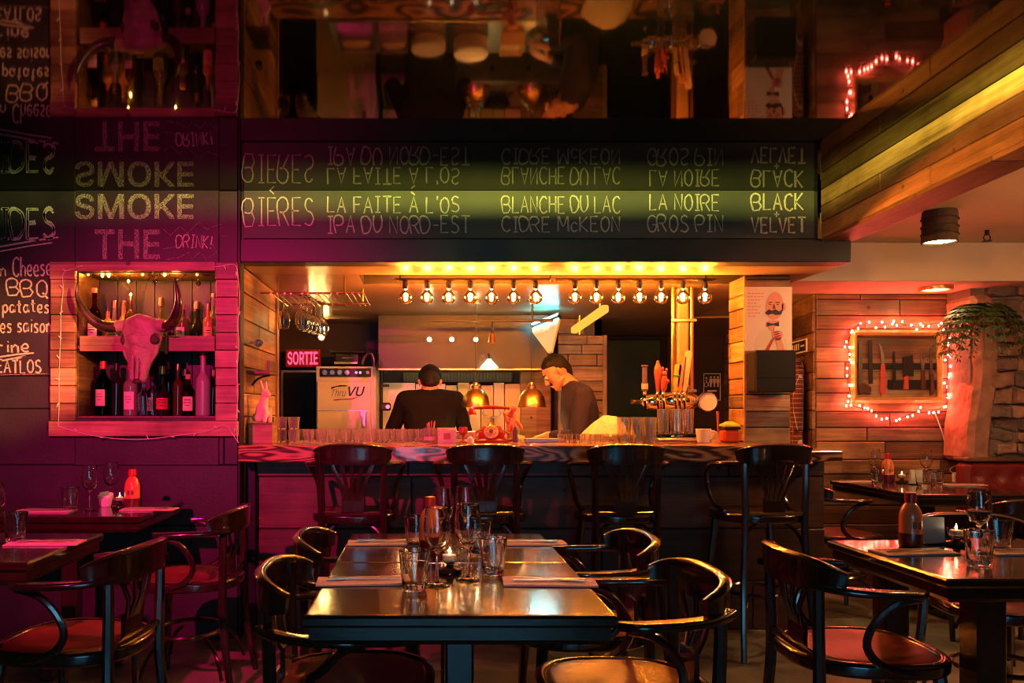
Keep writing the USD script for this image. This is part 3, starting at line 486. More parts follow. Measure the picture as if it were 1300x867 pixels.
# ------------------------------------------------------------------ bentwood armchairs and bar chairs
def arc(w, dpt, y0, z, n=17, a=1.0, p=2.3):
    """plan curve of the back: from the left front end round the back to the right; superellipse"""
    t = np.linspace(math.pi * (1 + .02), math.pi * (2 - .02), n)
    c, s = np.cos(t), np.sin(t); r = (np.abs(c) ** p + np.abs(s) ** p) ** (-1 / p)
    return np.stack([w * c * r, y0 + dpt * s * r, np.full(n, z)], 1)
def make_chair(name, label, group, loc, rz, zs=.485, top=.795, tall=False, az=.70):
    t = thing(name, label, 'bar chair' if tall else 'armchair', loc, rz, group)
    # seat: dished leather pad inside a bent rim
    out = []
    for a in np.linspace(0, 2 * np.pi, 36, endpoint=False):
        c, s = math.cos(a), math.sin(a); w = .205 + .015 * s; r = (abs(c) ** 2.7 + abs(s) ** 2.7) ** (-1 / 2.7); out.append((w * c * r, (.20 if tall else .215) * s * r, zs - .018))
    rim = sweep(out, rrect(.034, .044, .012, 4), up=[0, 0, 1], closed=True); part(t, 'seat_rim', rim, 'chair_wood', 40)
    o = np.array(out); V = [(0, 0, zs - .012)]; n = len(o); Fc = []
    for q, k in ((.35, -.010), (.7, -.004), (.9, .004), (1.0, -.006)): V += [(x * q * .96, y * q * .96, zs + k) for x, y, _ in o]
    V += [(x * .95, y * .95, zs - .03) for x, y, _ in o]
    for i in range(n): Fc.append((0, 1 + i, 1 + (i + 1) % n))
    for l in range(4):
        for i in range(n): a, b = 1 + l * n + i, 1 + l * n + (i + 1) % n; Fc += [(a, a + n, b + n), (a, b + n, b)]
    V.append((0, 0, zs - .03)); Fc += [(len(V) - 1, 1 + 4 * n + (i + 1) % n, 1 + 4 * n + i) for i in range(n)]
    part(t, 'seat_pad', mesh_of(V, Fc), 'seat_leather' if not tall else 'chair_wood_inner', 60)
    hw = .150 if tall else .17; yb = -.195; ct = top; cb = top - .105
    for sx in (-1, 1):   # rear legs run up to the crest rail
        part(t, 'rear_leg', tube([(sx * (hw + .035), yb - .06 if tall else yb - .05, 0), (sx * (hw + .012), yb - .01, zs * .55), (sx * hw, yb, zs), (sx * (hw + .004), yb - .004, (zs + top) / 2), (sx * (hw + .004), yb - .002 if not tall else yb - .006, top - .03)], [.015, .017, .019, .018, .016], 8, 14), 'chair_wood')
        part(t, 'front_leg', tube([(sx * (hw + (.05 if tall else .02)), .19 if tall else .17, 0), (sx * (hw + .02), .165, zs * .6), (sx * (hw - .005), .15, zs - .02)], [.013, .017, .020], 8, 8), 'chair_wood')
    # wide curved crest rail
    W0, D0 = (.178, .08) if tall else (.222, .105)
    cy = -.17 if tall else -.135
    P = spline(arc(W0, D0, cy, (ct + cb) / 2), 33); k = np.linspace(-1, 1, 33); hs = (ct - cb) / .102 * (1 - .55 * np.abs(k) ** 4)
    P[:, 2] -= .010 * np.abs(k) ** 3
    part(t, 'crest_rail', sweep(P, np.array([(-.011, -.05), (.008, -.05), (.013, -.02), (.013, .03), (.018, .044), (.006, .052), (-.010, .050), (-.015, .04), (-.011, .02)]), up=[0, 0, 1], scale=np.c_[np.ones(33), hs]), 'chair_wood', 50)
    # fan of slats
    yb2 = cy - D0 + .012
    for j, f in enumerate((-1, -.5, 0, .5, 1)):
        a = np.array([f * .035, yb + .01, zs + .07]); b = np.array([f * .105, yb2 + abs(f) ** 2 * .028, cb + .012])
        part(t, 'slat', sweep([a, a * .55 + b * .45 + [f * -.008, -.012, 0], b], rrect(.021, .009, .003), up=[0, 1, 0]), 'chair_wood')
    part(t, 'back_plate', sweep([(-.055, yb + .012, zs + .045), (.055, yb + .012, zs + .045)], rrect(.014, .085, .004), up=[0, 0, 1]), 'chair_wood')
    part(t, 'back_rail', tube([(-hw, yb, zs + .01), (0, yb + .004, zs + .004), (hw, yb, zs + .01)], .013, 8, 7), 'chair_wood')
    # armrests and bent supports
    for sx in (-1, 1):
        if tall:
            part(t, 'arm', tube([(sx * (W0 - .02), cy - .03, cb + .005), (sx * (W0 + .05), cy + .06, cb + .002), (sx * (W0 + .055), .07, cb - .05), (sx * (W0 + .03), .115, (cb + zs) / 2), (sx * (W0 + .015), .06, zs + .03), (sx * (W0 - .005), -.02, zs + .0)], .0125, 8, 26), 'chair_wood')
        else:
            q = spline([(sx * (hw + .012), yb - .03, az + .012), (sx * .232, yb + .05, az + .004), (sx * .252, -.04, az), (sx * .250, .04, az - .002), (sx * .232, .075, az - .004)], 16)
            part(t, 'armrest', sweep(q, rrect(.046, .022, .009, 4), up=[0, 0, 1], scale=np.c_[np.interp(np.linspace(0, 1, 16), [0, .15, .6, .9, 1], [.6, .9, 1.15, 1.1, .5]), np.ones(16)]), 'chair_wood', 45)
            part(t, 'arm_support', tube([(sx * .245, .055, az - .012), (sx * .242, .00, az - .025), (sx * .232, -.07, az - .09), (sx * .225, -.085, zs + .06), (sx * .222, -.04, zs + .005), (sx * .216, .05, zs - .018)], .012, 8, 22), 'chair_wood')
    # stretcher ring and brackets
    zr = zs * (.42 if tall else .5)
    part(t, 'stretcher_ring', tube([(.165 * math.cos(a), .005 + .15 * math.sin(a), zr) for a in np.linspace(0, 2 * np.pi, 14, endpoint=False)], .010, 6, 28, closed=True), 'chair_wood')
    for sx in (-1, 1):
        for y0, sg in ((yb, 1), (.155, -1)):
            part(t, 'bracket', tube([(sx * (hw + .015), y0 + sg * .0, zr - .17 if not tall else zr - .16), (sx * (hw - .02), y0 + sg * .04, zr - .06), (sx * (hw - .06), y0 + sg * .09, zr - .012)], .008, 6, 9), 'chair_wood')
    if tall:
        for sx in (-1, 1): part(t, 'bracket', tube([(sx * (hw + .005), yb + .005, zs - .20), (sx * (hw - .03), yb + .03, zs - .08), (sx * (hw - .09), yb + .05, zs - .035)], .009, 6, 9), 'chair_wood')
    return t
A1 = make_chair('armchair', 'dark bentwood armchair with red leather seat at the near right table, seen from behind', 'bentwood armchairs', (1.345, 2.53, 0), -91)
for loc, rz, lb in [((.535, 2.20, 0), 92, 'dark bentwood armchair at the near right corner of the long central table'),
                    ((.53, 2.80, 0), 91, 'dark bentwood armchair at the far right side of the long central table'),
                    ((-1.13, 2.64, 0), 83, 'dark bentwood armchair beside the near left table, its back towards the middle of the room'),
                    ((-1.05, 3.62, 0), 88, 'dark bentwood armchair beside the table against the black wall'),
                    ((2.20, 3.11, 0), 180, 'dark bentwood armchair pushed up to the far side of the near right table'),
                    ((2.46, 4.86, 0), -88, 'dark bentwood armchair at the end of the table by the plank wall'),
                    ((2.98, 4.12, 0), 4, 'dark bentwood armchair in front of the table by the plank wall')]:
    dup(A1, loc, rz, lb)
A2 = make_chair('armchair', 'dark bentwood armchair with warm brown back at the near left corner of the central table', 'bentwood armchairs', (-.205, 2.26, 0), -90, az=.645)
dup(A2, (-.20, 2.85, 0), -90, 'dark bentwood armchair at the far left side of the long central table')
S1 = make_chair('bar_chair', 'dark bentwood bar chair, the first from the black wall', 'bentwood bar chairs', (-.357, 4.17, 0), 0, .70, 1.055, True)
for x, rz, lb in [(.295, 0, 'dark bentwood bar chair in front of the red telephone'), (.985, 0, 'dark bentwood bar chair in front of the white cloth'), (1.70, 4, 'dark bentwood bar chair in front of the clad pillar, its slats lit from behind')]:
    dup(S1, (x, 4.17, 0), rz, lb)

# ------------------------------------------------------------------ tables
def table(label, x0, x1, y0, y1, legs='pedestal', th=.072):
    cx, cy = (x0 + x1) / 2, (y0 + y1) / 2; t = thing('dining_table', label, 'table', (cx, cy, 0), 0, 'black wooden tables')
    w, d = (x1 - x0) / 2 - .002, (y1 - y0) / 2 - .002
    prof = [(-1, .678), (-.985, .675)]
    P = Manifold.hull_points(np.array([(sx * (w - e), sy * (d - e), z) for e, z in ((0, .742), (.004, .748), (.009, .75), (0, .727), (.006, .72)) for sx in (-1, 1) for sy in (-1, 1)]))
    part(t, 'table_top', man(P), 'table_wood', 25)
    Q = Manifold.hull_points(np.array([(sx * (w - .012 - e), sy * (d - .012 - e), z) for e, z in ((0, .72), (0, .69), (.008, .678), (.02, .676)) for sx in (-1, 1) for sy in (-1, 1)]))
    part(t, 'edge_moulding', man(Q), 'table_wood', 25)
    if legs == 'pedestal':
        part(t, 'pedestal', box(.075, .075, .62, .006, (.01, 0, .055)), 'chair_wood')
        for a in range(2): part(t, 'foot', box(*((.50, .07) if a else (.07, .50)), .05, .008, (0, 0, .005 + .0 * a)), 'chair_wood')
    else:
        for sx in (-1, 1):
            for sy in (-1, 1): part(t, 'leg', box(.085, .085, .676, .005, (sx * (w - .17), sy * (d - .10), 0)), 'chair_wood')
    return t
table('black wooden table at the front of the central row, nearest the camera', -.282, .442, 1.85, 2.492)
table('black wooden table at the bar end of the central row', -.282, .442, 2.494, 3.085)
table('black wooden table near the right edge with a ketchup bottle and glasses', 1.45, 2.45, 2.26, 2.93, 'legs')
table('black wooden table at the left edge with a tumbler on it', -2.15, -1.225, 2.50, 3.10)
table('black wooden table against the black wall with wine glasses on it', -2.15, -1.25, 3.56, 4.20)
table('black wooden table beside the plank wall', 2.70, 3.40, 4.50, 5.42)

# tufted bench under the pier
bn2 = thing('wall_bench', 'red leather tufted bench under the brick pier', 'bench', (3.96, 5.1, 0))
part(bn2, 'base', box(.96, .45, .34, .005, (0, 0, 0)), 'black_paint'); part(bn2, 'seat_cushion', box(.96, .48, .12, .03, (0, -.02, .342)), 'bench_leather')
bk = box(.98, .13, .42, .03, (0, .17, .465)).subdivide_to_size(.03); bk.merge_vertices(); v = np.array(bk.vertices)
for i in range(7):
    for j in range(3):
        c = np.array([-.42 + i * .14 + (.07 if j % 2 else 0), .105, .53 + j * .13]); q = np.exp(-(((v - c) ** 2)[:, [0, 2]].sum(1)) / .0018); v[:, 1] += np.where(v[:, 1] < .15, q * .022, 0)
part(bn2, 'back_cushion', trimesh.Trimesh(v, bk.faces, process=False), 'bench_leather', True)
part(bn2, 'top_rail', box(.98, .15, .025, .006, (0, .17, .886)), 'pine_x2')

# ------------------------------------------------------------------ tableware
TUMBLER = [(0, 0), (.027, 0), (.030, .004), (.032, .02), (.0405, .098), (.041, .104), (.0395, .106), (.038, .103), (.030, .028), (.027, .017), (0, .015)]
def facet(prof, n=30, k=10, amt=.0012):
    m = lathe(prof, n); v = np.array(m.vertices); a = np.arctan2(v[:, 1], v[:, 0]); r = np.linalg.norm(v[:, :2], axis=1); zmax = v[:, 2].max()
    v[:, :2] *= (1 + np.where((r > .029) & (v[:, 2] < zmax * .72), amt / .035 * np.cos(a * k), 0))[:, None]; return trimesh.Trimesh(v, m.faces, process=False)
tumbler_mesh = facet(TUMBLER)
WINE = [(0, 0), (.033, 0), (.034, .002), (.012, .006), (.0042, .012), (.0036, .05), (.004, .085), (.010, .094), (.026, .108), (.0355, .132), (.037, .155), (.033, .19), (.0305, .208), (.0298, .209), (.0292, .207), (.0316, .19), (.0355, .155), (.034, .133), (.025, .111), (.010, .098), (0, .0955)]
wine_mesh = lathe(WINE, 26)
def tumbler(at, label, group='tumblers on the tables'):
    return single_at('tumbler', tumbler_mesh, 'table_glass', label, 'glass', at, group)
protos = {}
def single_at(name, m, matn, label, cat, at, group=None, rz=0):
    if name not in protos:
        t = thing(name, label, cat, at, rz, group); part(t, {'tumbler': 'glass', 'wine_glass': 'glass'}.get(name, 'body'), m, matn, 35); protos[name] = t; return t
    return dup(protos[name], at, rz, label, group)
def wine(at, label): return single_at('wine_glass', wine_mesh, 'table_glass', label, 'wine glass', at, 'wine glasses on the tables')
TZ = .7505
def on(x, y, z=TZ):                                  # point of a table top under a photograph pixel
    d = (HC - z) * F / (y - CY); return ((x - CX) / F * d, d, z)
tumbler(on(526, 749), 'clear faceted tumbler at the front of the central table, left of the wine glasses')
tumbler(on(626, 729), 'clear faceted tumbler right of the wine glasses on the front central table')
tumbler(on(528, 694), 'clear tumbler on the bar-end central table, left of the ketchup')
tumbler(on(608, 703), 'clear tumbler half hidden behind the right wine glass of the front central table')
wine(on(555, 743), 'clear wine glass at the front left of the cluster on the central table'); wine(on(594, 736), 'clear wine glass at the front right of the cluster on the central table')
wine(on(563, 697), 'clear wine glass at the back left of the cluster on the central tables'); wine(on(591, 695), 'clear wine glass at the back right of the cluster on the central tables')
tumbler(on(1243, 717), 'clear faceted tumbler in front of the wine glass on the near right table'); tumbler(on(1269, 699), 'clear tumbler behind the faceted one on the near right table')
wine(on(1243, 703), 'clear wine glass on the near right table')
tumbler(on(20, 688), 'clear faceted tumbler on the table at the left edge'); wine(on(-8, 690), 'clear wine glass cut by the left edge of the picture')
tumbler(on(89, 648), 'clear tumbler on the wall table, left of the wine glasses'); tumbler(on(169, 643), 'clear tumbler in front of the ketchup on the wall table')
wine(on(114, 648), 'clear wine glass on the wall table, the one nearer the tumbler'); wine(on(141, 641), 'clear wine glass on the wall table, next to the ketchup')
tumbler(on(1114, 616), 'clear tumbler left of the ketchup on the table by the plank wall'); tumbler(on(1171, 618), 'clear tumbler right of the candle on the table by the plank wall'); tumbler(on(1189, 618), 'clear tumbler at the end of the glasses on the table by the plank wall')
wine(on(1110, 610), 'clear wine glass left of the ketchup on the table by the plank wall'); wine(on(1176, 613), 'clear wine glass right of the candle on the table by the plank wall')
def ketchup(at, label, rz=0):
    if 'k' not in protos:
        t = thing('ketchup_bottle', label, 'ketchup bottle', at, rz, 'ketchup bottles'); protos['k'] = t
        part(t, 'bottle', lathe([(0, 0), (.032, 0), (.036, .006), (.036, .10), (.034, .118), (.026, .138), (.0165, .150), (.0165, .158), (0, .158)], 24), 'ketchup', 35)
        part(t, 'contents', lathe([(.0325, -.0002), (.0366, .006), (.0366, .048), (.0355, .049), (.0355, .006), (.0325, -.0002)], 24), 'ketchup_label', 35)
        for q in (-1.75, -1.25): part(t, 'label_mark', rot(bb(-.006, .006, -.0012, .0012, .066, .088, .0005).apply_translation([0, -.0365, 0]), math.degrees(q) + 90), 'ink_brown', False)
        part(t, 'cap', lathe([(0, .152), (.0175, .152), (.019, .155), (.0185, .182), (.016, .186), (0, .186)], 20), 'cap_red', 35)
        return t
    return dup(protos['k'], at, rz, label)
ketchup(on(1156, 694), 'ketchup bottle with red cap on the near right table')
ketchup(on(546, 703), 'ketchup bottle with red cap on the central tables, behind the wine glasses'); ketchup(on(168, 645), 'ketchup bottle with red cap on the table against the black wall'); ketchup(on(1127, 612), 'ketchup bottle with red cap on the table by the plank wall')
def cutlery(parent, L=.19):
    f = [(-.0028, 0), (.0028, 0), (.0035, .09), (.003, .115), (.010, .135), (.011, .19), (.008, .19), (.0075, .15), (.0045, .145), (.0035, .19), (.0005, .19), (0, .145), (-.0005, .19), (-.0035, .19), (-.0045, .145), (-.0075, .15), (-.008, .19), (-.011, .19), (-.010, .135), (-.003, .115), (-.0035, .09)]
    k = [(-.005, 0), (.005, 0), (.004, .09), (.009, .10), (.0095, .17), (.004, .20), (-.004, .20), (-.004, .09)]
    part(parent, 'fork', mv(rot(extrude(f, .003), 82), (.095, -.012, .010)), 'steel'); part(parent, 'knife', mv(rot(extrude(k, .003), 97), (.10, .018, .009)), 'steel')
def napkin(at, label, rz=0):
    if 'n' not in protos:
        t = thing('place_setting', label, 'napkin and cutlery', at, rz, 'folded napkins with cutlery'); protos['n'] = t
        m = box(.25, .105, .005, .001).subdivide_to_size(.02); m.merge_vertices(); v = np.array(m.vertices); v[:, 2] += np.where(v[:, 2] > .003, (meshkit.fbm(v * 22, 3, 4) - .35) * .007, 0); part(t, 'napkin', trimesh.Trimesh(v, m.faces, process=False), 'napkin_kraft', 50)
        cutlery(t); return t
    return dup(protos['n'], at, rz, label)
napkin(on(461, 739), 'kraft napkin with fork and knife at the front left of the central table', 4); napkin(on(697, 740), 'kraft napkin with fork and knife at the front right of the central table', 177)
napkin(on(487, 690), 'kraft napkin with cutlery at the far left of the central tables', 3); napkin(on(672, 690), 'kraft napkin with cutlery at the far right of the central tables', 182)
napkin(on(1160, 702), 'kraft napkin with cutlery beside the ketchup on the near right table', 5); napkin(on(1300, 702), 'kraft napkin with cutlery at the right edge of the picture', 181)
napkin(on(58, 690), 'kraft napkin with cutlery on the table at the left edge', 3); napkin(on(58, 649), 'kraft napkin with cutlery at the left end of the wall table', 2); napkin(on(190, 647), 'kraft napkin with cutlery at the right end of the wall table', 181)
napkin(on(1085, 612), 'kraft napkin with cutlery at the left end of the table by the plank wall', 5); napkin(on(1222, 616), 'kraft napkin with cutlery at the right end of the table by the plank wall', 178)
def candle(at, label):
    if 'c' not in protos:
        t = thing('candle_holder', label, 'candle', at, 0, 'candles on the tables'); protos['c'] = t
        part(t, 'foot', lathe([(0, 0), (.034, 0), (.036, .004), (.034, .012), (.012, .018), (.009, .026), (0, .026)], 20), 'candle_glass', 35)
        part(t, 'cup', lathe([(.008, .024), (.026, .034), (.030, .058), (.0285, .058), (.024, .036), (0, .030)], 20), 'clear_glass', 35)
        cn_ = part(t, 'candle', cyl(.020, .016, (0, 0, .036), 16), 'wax'); part(cn_, 'flame', lathe([(0, .054), (.003, .058), (.0035, .063), (.0015, .070), (0, .075)], 8), 'flame')
        return t
    return dup(protos['c'], at, 0, label)
candle(on(571, 727), 'tealight in a small black-footed holder among the glasses of the central table'); candle(on(1214, 692), 'lit tealight beside the blue napkin stand on the near right table'); candle(on(1145, 613), 'lit tealight on the table by the plank wall'); candle(on(152, 645), 'tealight between white bowl and ketchup on the wall table')
for (x, y), mt, lb in [((1183, 690), 'napkin_blue', 'stand of grey-blue paper napkins beside the ketchup on the near right table'), ((1163, 615), 'cloth_white', 'stand of white paper napkins on the table by the plank wall')]:
    t = thing('napkin_stand', lb, 'napkin stand', on(x, y), 8)
    for k in range(5): part(t, 'napkin', rot(box(.082 + .003 * (k % 2), .003, .088 - .003 * (k % 3), .001, (0, -.012 + k * .006, .004)), -3 + k * 2, (1, 0, 0)), mt, False)
    part(t, 'base', box(.09, .05, .006, .002), 'iron')
t = thing('sugar_bowl', 'small white bowl of packets behind the wall table tumbler', 'bowl', on(134, 643)); part(t, 'bowl', lathe([(0, 0), (.022, 0), (.025, .004), (.036, .055), (.034, .055), (.023, .008), (0, .006)], 22), 'white_enamel', 35)
for k in range(5): part(t, 'packet', rot(box(.03, .003, .05, .001, (RNG.uniform(-.01, .01), -.012 + k * .006, .022)), RNG.uniform(-15, 15), (0, 1, 0)), 'paper', False)

# ------------------------------------------------------------------ the niche: bottles, skull, bulbs
def bottle(loc, kind, body, capm, labm, label, h=.30, r=.036, group=None, mark=None):
    t = thing('bottle', label, 'bottle', loc, RNG.uniform(-20, 20), group)
    H = h
    if kind == 'wine': P = [(0, 0), (r * .92, 0), (r, .006), (r, H * .60), (r * .93, H * .66), (r * .45, H * .76), (r * .38, H * .80), (r * .38, H * .985), (0, H * .985)]; cz, cr, lz = H * .86, r * .42, (H * .18, H * .48)
    elif kind == 'square': P = [(0, 0), (r * .95, 0), (r, .005), (r, H * .56), (r * .97, H * .60), (r * .80, H * .655), (r * .42, H * .70), (r * .36, H * .74), (r * .36, H * .93), (0, H * .93)]; cz, cr, lz = H * .88, r * .43, (H * .12, H * .46)
    elif kind == 'tall': P = [(0, 0), (r * .94, 0), (r, .006), (r, H * .52), (r * .95, H * .57), (r * .70, H * .63), (r * .42, H * .68), (r * .38, H * .72), (r * .36, H * .95), (0, H * .95)]; cz, cr, lz = H * .92, r * .42, (H * .14, H * .40)
    else: P = [(0, 0), (r * .85, 0), (r, H * .06), (r * 1.04, H * .25), (r * .95, H * .42), (r * .55, H * .56), (r * .36, H * .64), (r * .34, H * .90), (0, H * .90)]; cz, cr, lz = H * .84, r * .42, (H * .13, H * .36)
    part(t, 'glass', lathe(P, 20), body, 35)
    part(t, 'cap', lathe([(0, cz - .004), (cr, cz), (cr * 1.05, cz + .004), (cr, H), (0, H + .002)], 14), capm, 35)
    if labm:
        rr = r * (1.045 if kind == 'round' else 1.0) + .0008
        a = np.linspace(-2.35, -.8, 9); V = [(rr * math.cos(q), rr * math.sin(q), z) for z in lz for q in a] + [((rr - .001) * math.cos(q), (rr - .001) * math.sin(q), z) for z in lz for q in a]
        Fc = [f for i in range(8) for f in ((i, i + 1, i + 10), (i, i + 10, i + 9), (18 + i, 28 + i, 19 + i), (18 + i, 27 + i, 28 + i))]
        lb_ = part(t, 'label', mesh_of(V, Fc), labm, True)
        if mark:
            zc = (lz[0] + lz[1]) / 2; ms = [frame(box(w, .0012, .004, 0, (0, 0, 0)), np.array([0, -rr - .0006, zc + q]), X, Y, Z) for w, q in ((r * .8, .018), (r * 1.0, .004), (r * .6, -.012))]
            part(lb_, 'label_print', join(*ms), mark, False)
    return t
up = 1.5625; lo = 1.187
def nx(px, d=4.5): return (px - CX) / F * d
UPB = [(120, 'tall', 'bottle_amber', 'cap_cork', 'paper_cream', .325, .036, 'tall amber whisky bottle, first on the niche\'s upper shelf'), (137, 'square', 'bottle_gold', 'cap_black', None, .24, .030, 'small golden bottle behind the left horn on the upper shelf'), (145, 'round', 'bottle_pale', 'cap_gold', 'paper_cream', .255, .033, 'pale round bottle, third on the niche\'s upper shelf'), (157, 'tall', 'bottle_gold', 'cap_gold', None, .27, .032, 'amber bottle with gold cap just left of the skull on the upper shelf'), (166, 'square', 'bottle_brown', 'cap_gold', 'paper_cream', .29, .031, 'brown bottle with gold cap under the hanging bulb on the upper shelf'), (204, 'round', 'bottle_olive', 'cap_gold', 'paper_cream', .285, .040, 'olive round-shouldered bottle right of the skull\'s forehead'), (232, 'square', 'bottle_olive', 'cap_cork', 'paper_cream', .235, .036, 'green bottle with cream label below the right horn'), (250, 'round', 'bottle_dark', 'cap_gold', None, .265, .042, 'dark broad decanter bottle behind the right horn tip'), (264, 'square', 'bottle_gold', 'cap_gold', 'paper_yellow', .24, .028, 'slim golden bottle between the dark decanter and the pale one'), (271, 'tall', 'bottle_pale', 'cap_gold', 'paper_cream', .31, .034, 'tall pale bottle, last on the niche\'s upper shelf')]
for i, (px, kd, bo_, cp, lb, h, r, l) in enumerate(UPB): bottle((nx(px, 4.46 + .1 * (i % 2)), 4.46 + .1 * (i % 2), up), kd, bo_, cp, lb, l, h, r, 'bottles on the niche\'s upper shelf', 'ink_brown' if i % 2 else 'ink_black')
LOB = [(114, 'wine', 'bottle_dark', 'cap_black', None, .27, .035, 4.54, 'dark unlabelled bottle in the lower left corner of the niche'), (131, 'wine', 'bottle_green', 'cap_red', 'paper_cream', .298, .039, 4.45, 'green wine bottle with red capsule and cream label, lower shelf'), (148, 'wine', 'bottle_dark', 'cap_black', None, .29, .035, 4.50, 'black bottle between the red-capped wine and the white-labelled spirit'), (166, 'square', 'bottle_pale', 'cap_red', 'paper', .285, .039, 4.45, 'spirit bottle with white label and red neck, left of the skull\'s muzzle'), (181, 'tall', 'clear_glass', 'cap_gold', None, .20, .026, 4.38, 'short clear bottle under the skull\'s muzzle'), (193, 'square', 'clear_glass', 'cap_red', 'paper', .22, .026, 4.50, 'clear bottle directly behind the tip of the muzzle'), (206, 'round', 'bottle_dark', 'cap_gold', 'paper_red', .27, .040, 4.43, 'dark bottle with a tilted red and white label right of the muzzle'), (214, 'wine', 'bottle_dark', 'cap_red', None, .30, .030, 4.545, 'dark tall bottle with red capsule behind the red label'), (226, 'square', 'bottle_brown', 'cap_gold', None, .285, .028, 4.48, 'brown bottle with gold cap at the back of the lower shelf'), (234, 'wine', 'bottle_dark', 'cap_cork', None, .26, .030, 4.56, 'dark bottle with cork stopper on the lower shelf'), (239, 'square', 'bottle_amber', 'cap_cork', 'paper_cream', .225, .036, 4.41, 'squat bottle with large lettered cream label, lower shelf'), (258, 'tall', 'bottle_frost', 'cap_red', None, .345, .041, 4.42, 'tall frosted bottle at the right of the lower shelf'), (270, 'wine', 'bottle_brown', 'cap_cork', None, .255, .034, 4.53, 'brown bottle in the lower right corner of the niche')]
for i, (px, kd, bo_, cp, lb, h, r, d, l) in enumerate(LOB): bottle((nx(px, d), d, lo), kd, bo_, cp, lb, l, h, r, 'bottles on the niche\'s lower shelf', 'ink_red' if i % 2 else 'ink_black')

# cattle skull hung before the niche
sk = thing('cattle_skull', 'horned cattle skull hanging in front of the bottle niche', 'skull', tuple(W(180, 440, 4.22)), -10)
def S(x, y, z, r): return (x, y, z, r)
cran = [hull(S(-.062, .0, .105, .050), S(.062, .0, .105, .050), S(0, -.02, .125, .045), S(-.078, .0, .04, .045), S(.078, .0, .04, .045), seg=18),
        hull(S(-.078, .0, .04, .045), S(.078, .0, .04, .045), S(0, -.03, .03, .05), S(-.060, -.0, -.02, .040), S(.060, 0, -.02, .040), seg=18),
        hull(S(-.055, -.0, -.02, .040), S(.055, 0, -.02, .040), S(0, -.03, -.03, .045), S(-.032, -.02, -.10, .032), S(.032, -.02, -.10, .032), seg=18),
        hull(S(-.032, -.02, -.10, .032), S(.032, -.02, -.10, .032), S(-.024, -.03, -.165, .025), S(.024, -.03, -.165, .025), seg=18)]
neg = [Manifold.sphere(.030, 18).scale((.8, 1.3, 1.05)).translate((sx * .105, -.035, .035)) for sx in (-1, 1)] + [hull(S(sx * .013, -.062, -.185, .012), S(sx * .014, -.062, -.125, .009), seg=10) for sx in (-1, 1)]
crm = Manifold.batch_boolean(cran, __import__('manifold3d').OpType.Add)
for q in neg: crm = crm - q
crt = man(crm.refine_to_length(.009)); crt.merge_vertices(); trimesh.smoothing.filter_taubin(crt, iterations=8); v = np.array(crt.vertices); v += (meshkit.fbm(v * 30, 4, 2)[:, None] - .5) * .008; v[:, 0] *= .90; part(sk, 'skull', trimesh.Trimesh(v, crt.faces, process=False), 'bone', True)
for sx in (-1, 1):
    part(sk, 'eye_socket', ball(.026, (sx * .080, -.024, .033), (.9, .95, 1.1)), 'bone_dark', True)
    part(sk, 'horn_core', tube([(sx * .075, .0, .105), (sx * .115, -.005, .108), (sx * .15, -.01, .100)], [.036, .033, .029], 12, 8), 'bone', 50)
    part(sk, 'horn', tube([(sx * .135, -.008, .103), (sx * .19, -.02, .105), (sx * .25, -.04, .135), (sx * .30, -.06, .20), (sx * .325, -.07, .27), (sx * .318, -.075, .325)] if sx < 0 else [(sx * .135, -.008, .103), (sx * .17, -.02, .112), (sx * .21, -.04, .15), (sx * .235, -.06, .215), (sx * .232, -.07, .285), (sx * .222, -.075, .335)], [.030, .029, .025, .019, .012, .004], 12, 26), 'horn', 50)
    part(sk, 'cheek_bone', tube([(sx * .090, -.01, .0), (sx * .078, -.015, -.05), (sx * .048, -.02, -.09)], [.014, .012, .010], 8, 8), 'bone', 50)
for sx in (-1, 1): part(sk, 'nasal_bone', tube([(sx * .012, -.066, -.05), (sx * .013, -.066, -.12), (sx * .012, -.064, -.168)], [.010, .009, .004], 8, 8), 'bone', 50)
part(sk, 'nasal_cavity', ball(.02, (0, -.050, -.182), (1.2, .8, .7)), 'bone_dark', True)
part(sk, 'hanging_wire', tube([(0, .01, .14), (0, .03, .30), (0, .13, .42)], .0015, 5, 8), 'wire_dark')

# bulb string under the niche top
bs = thing('bulb_string', 'string of small warm bulbs under the top of the bottle niche', 'string lights', (0, 4.42, 0))
pts = [(104, 345), (112, 347), (124, 352), (138, 349), (150, 356), (166, 372), (163, 357), (181, 347), (195, 353), (209, 348), (223, 357), (237, 350), (250, 347), (262, 352), (273, 346)]
part(bs, 'wire', tube([tuple(W(x, y - 2, 4.42) - [0, 4.42, 0]) for x, y in pts], .0022, 5, 80), 'wire_dark')
for x, y in [(112, 348), (138, 350), (163, 357), (181, 348), (209, 349), (223, 358), (250, 348), (166, 374), (130, 350)]:
    p = W(x, y, 4.42) - [0, 4.42, 0]; b = part(bs, 'bulb', ball(.010, tuple(p), (1, 1, 1.2), 2), 'bulb_glass', True); part(b, 'filament', ball(.0055, tuple(p), (1, 1, 1.2), 1), 'fairy_warm', True); part(b, 'socket', cyl(.005, .014, tuple(p + [0, 0, .009]), 8), 'wire_dark')
for x, y in [(197, 357), (252, 360)]:
    p = W(x, y, 4.42) - [0, 4.42, 0]; part(bs, 'bulb', ball(.012, tuple(p), (1, 1, 1.1), 2), 'bulb_glass', True, label='unlit round bulb'); part(bs, 'socket', cyl(.005, .014, tuple(p + [0, 0, .010]), 8), 'wire_dark')
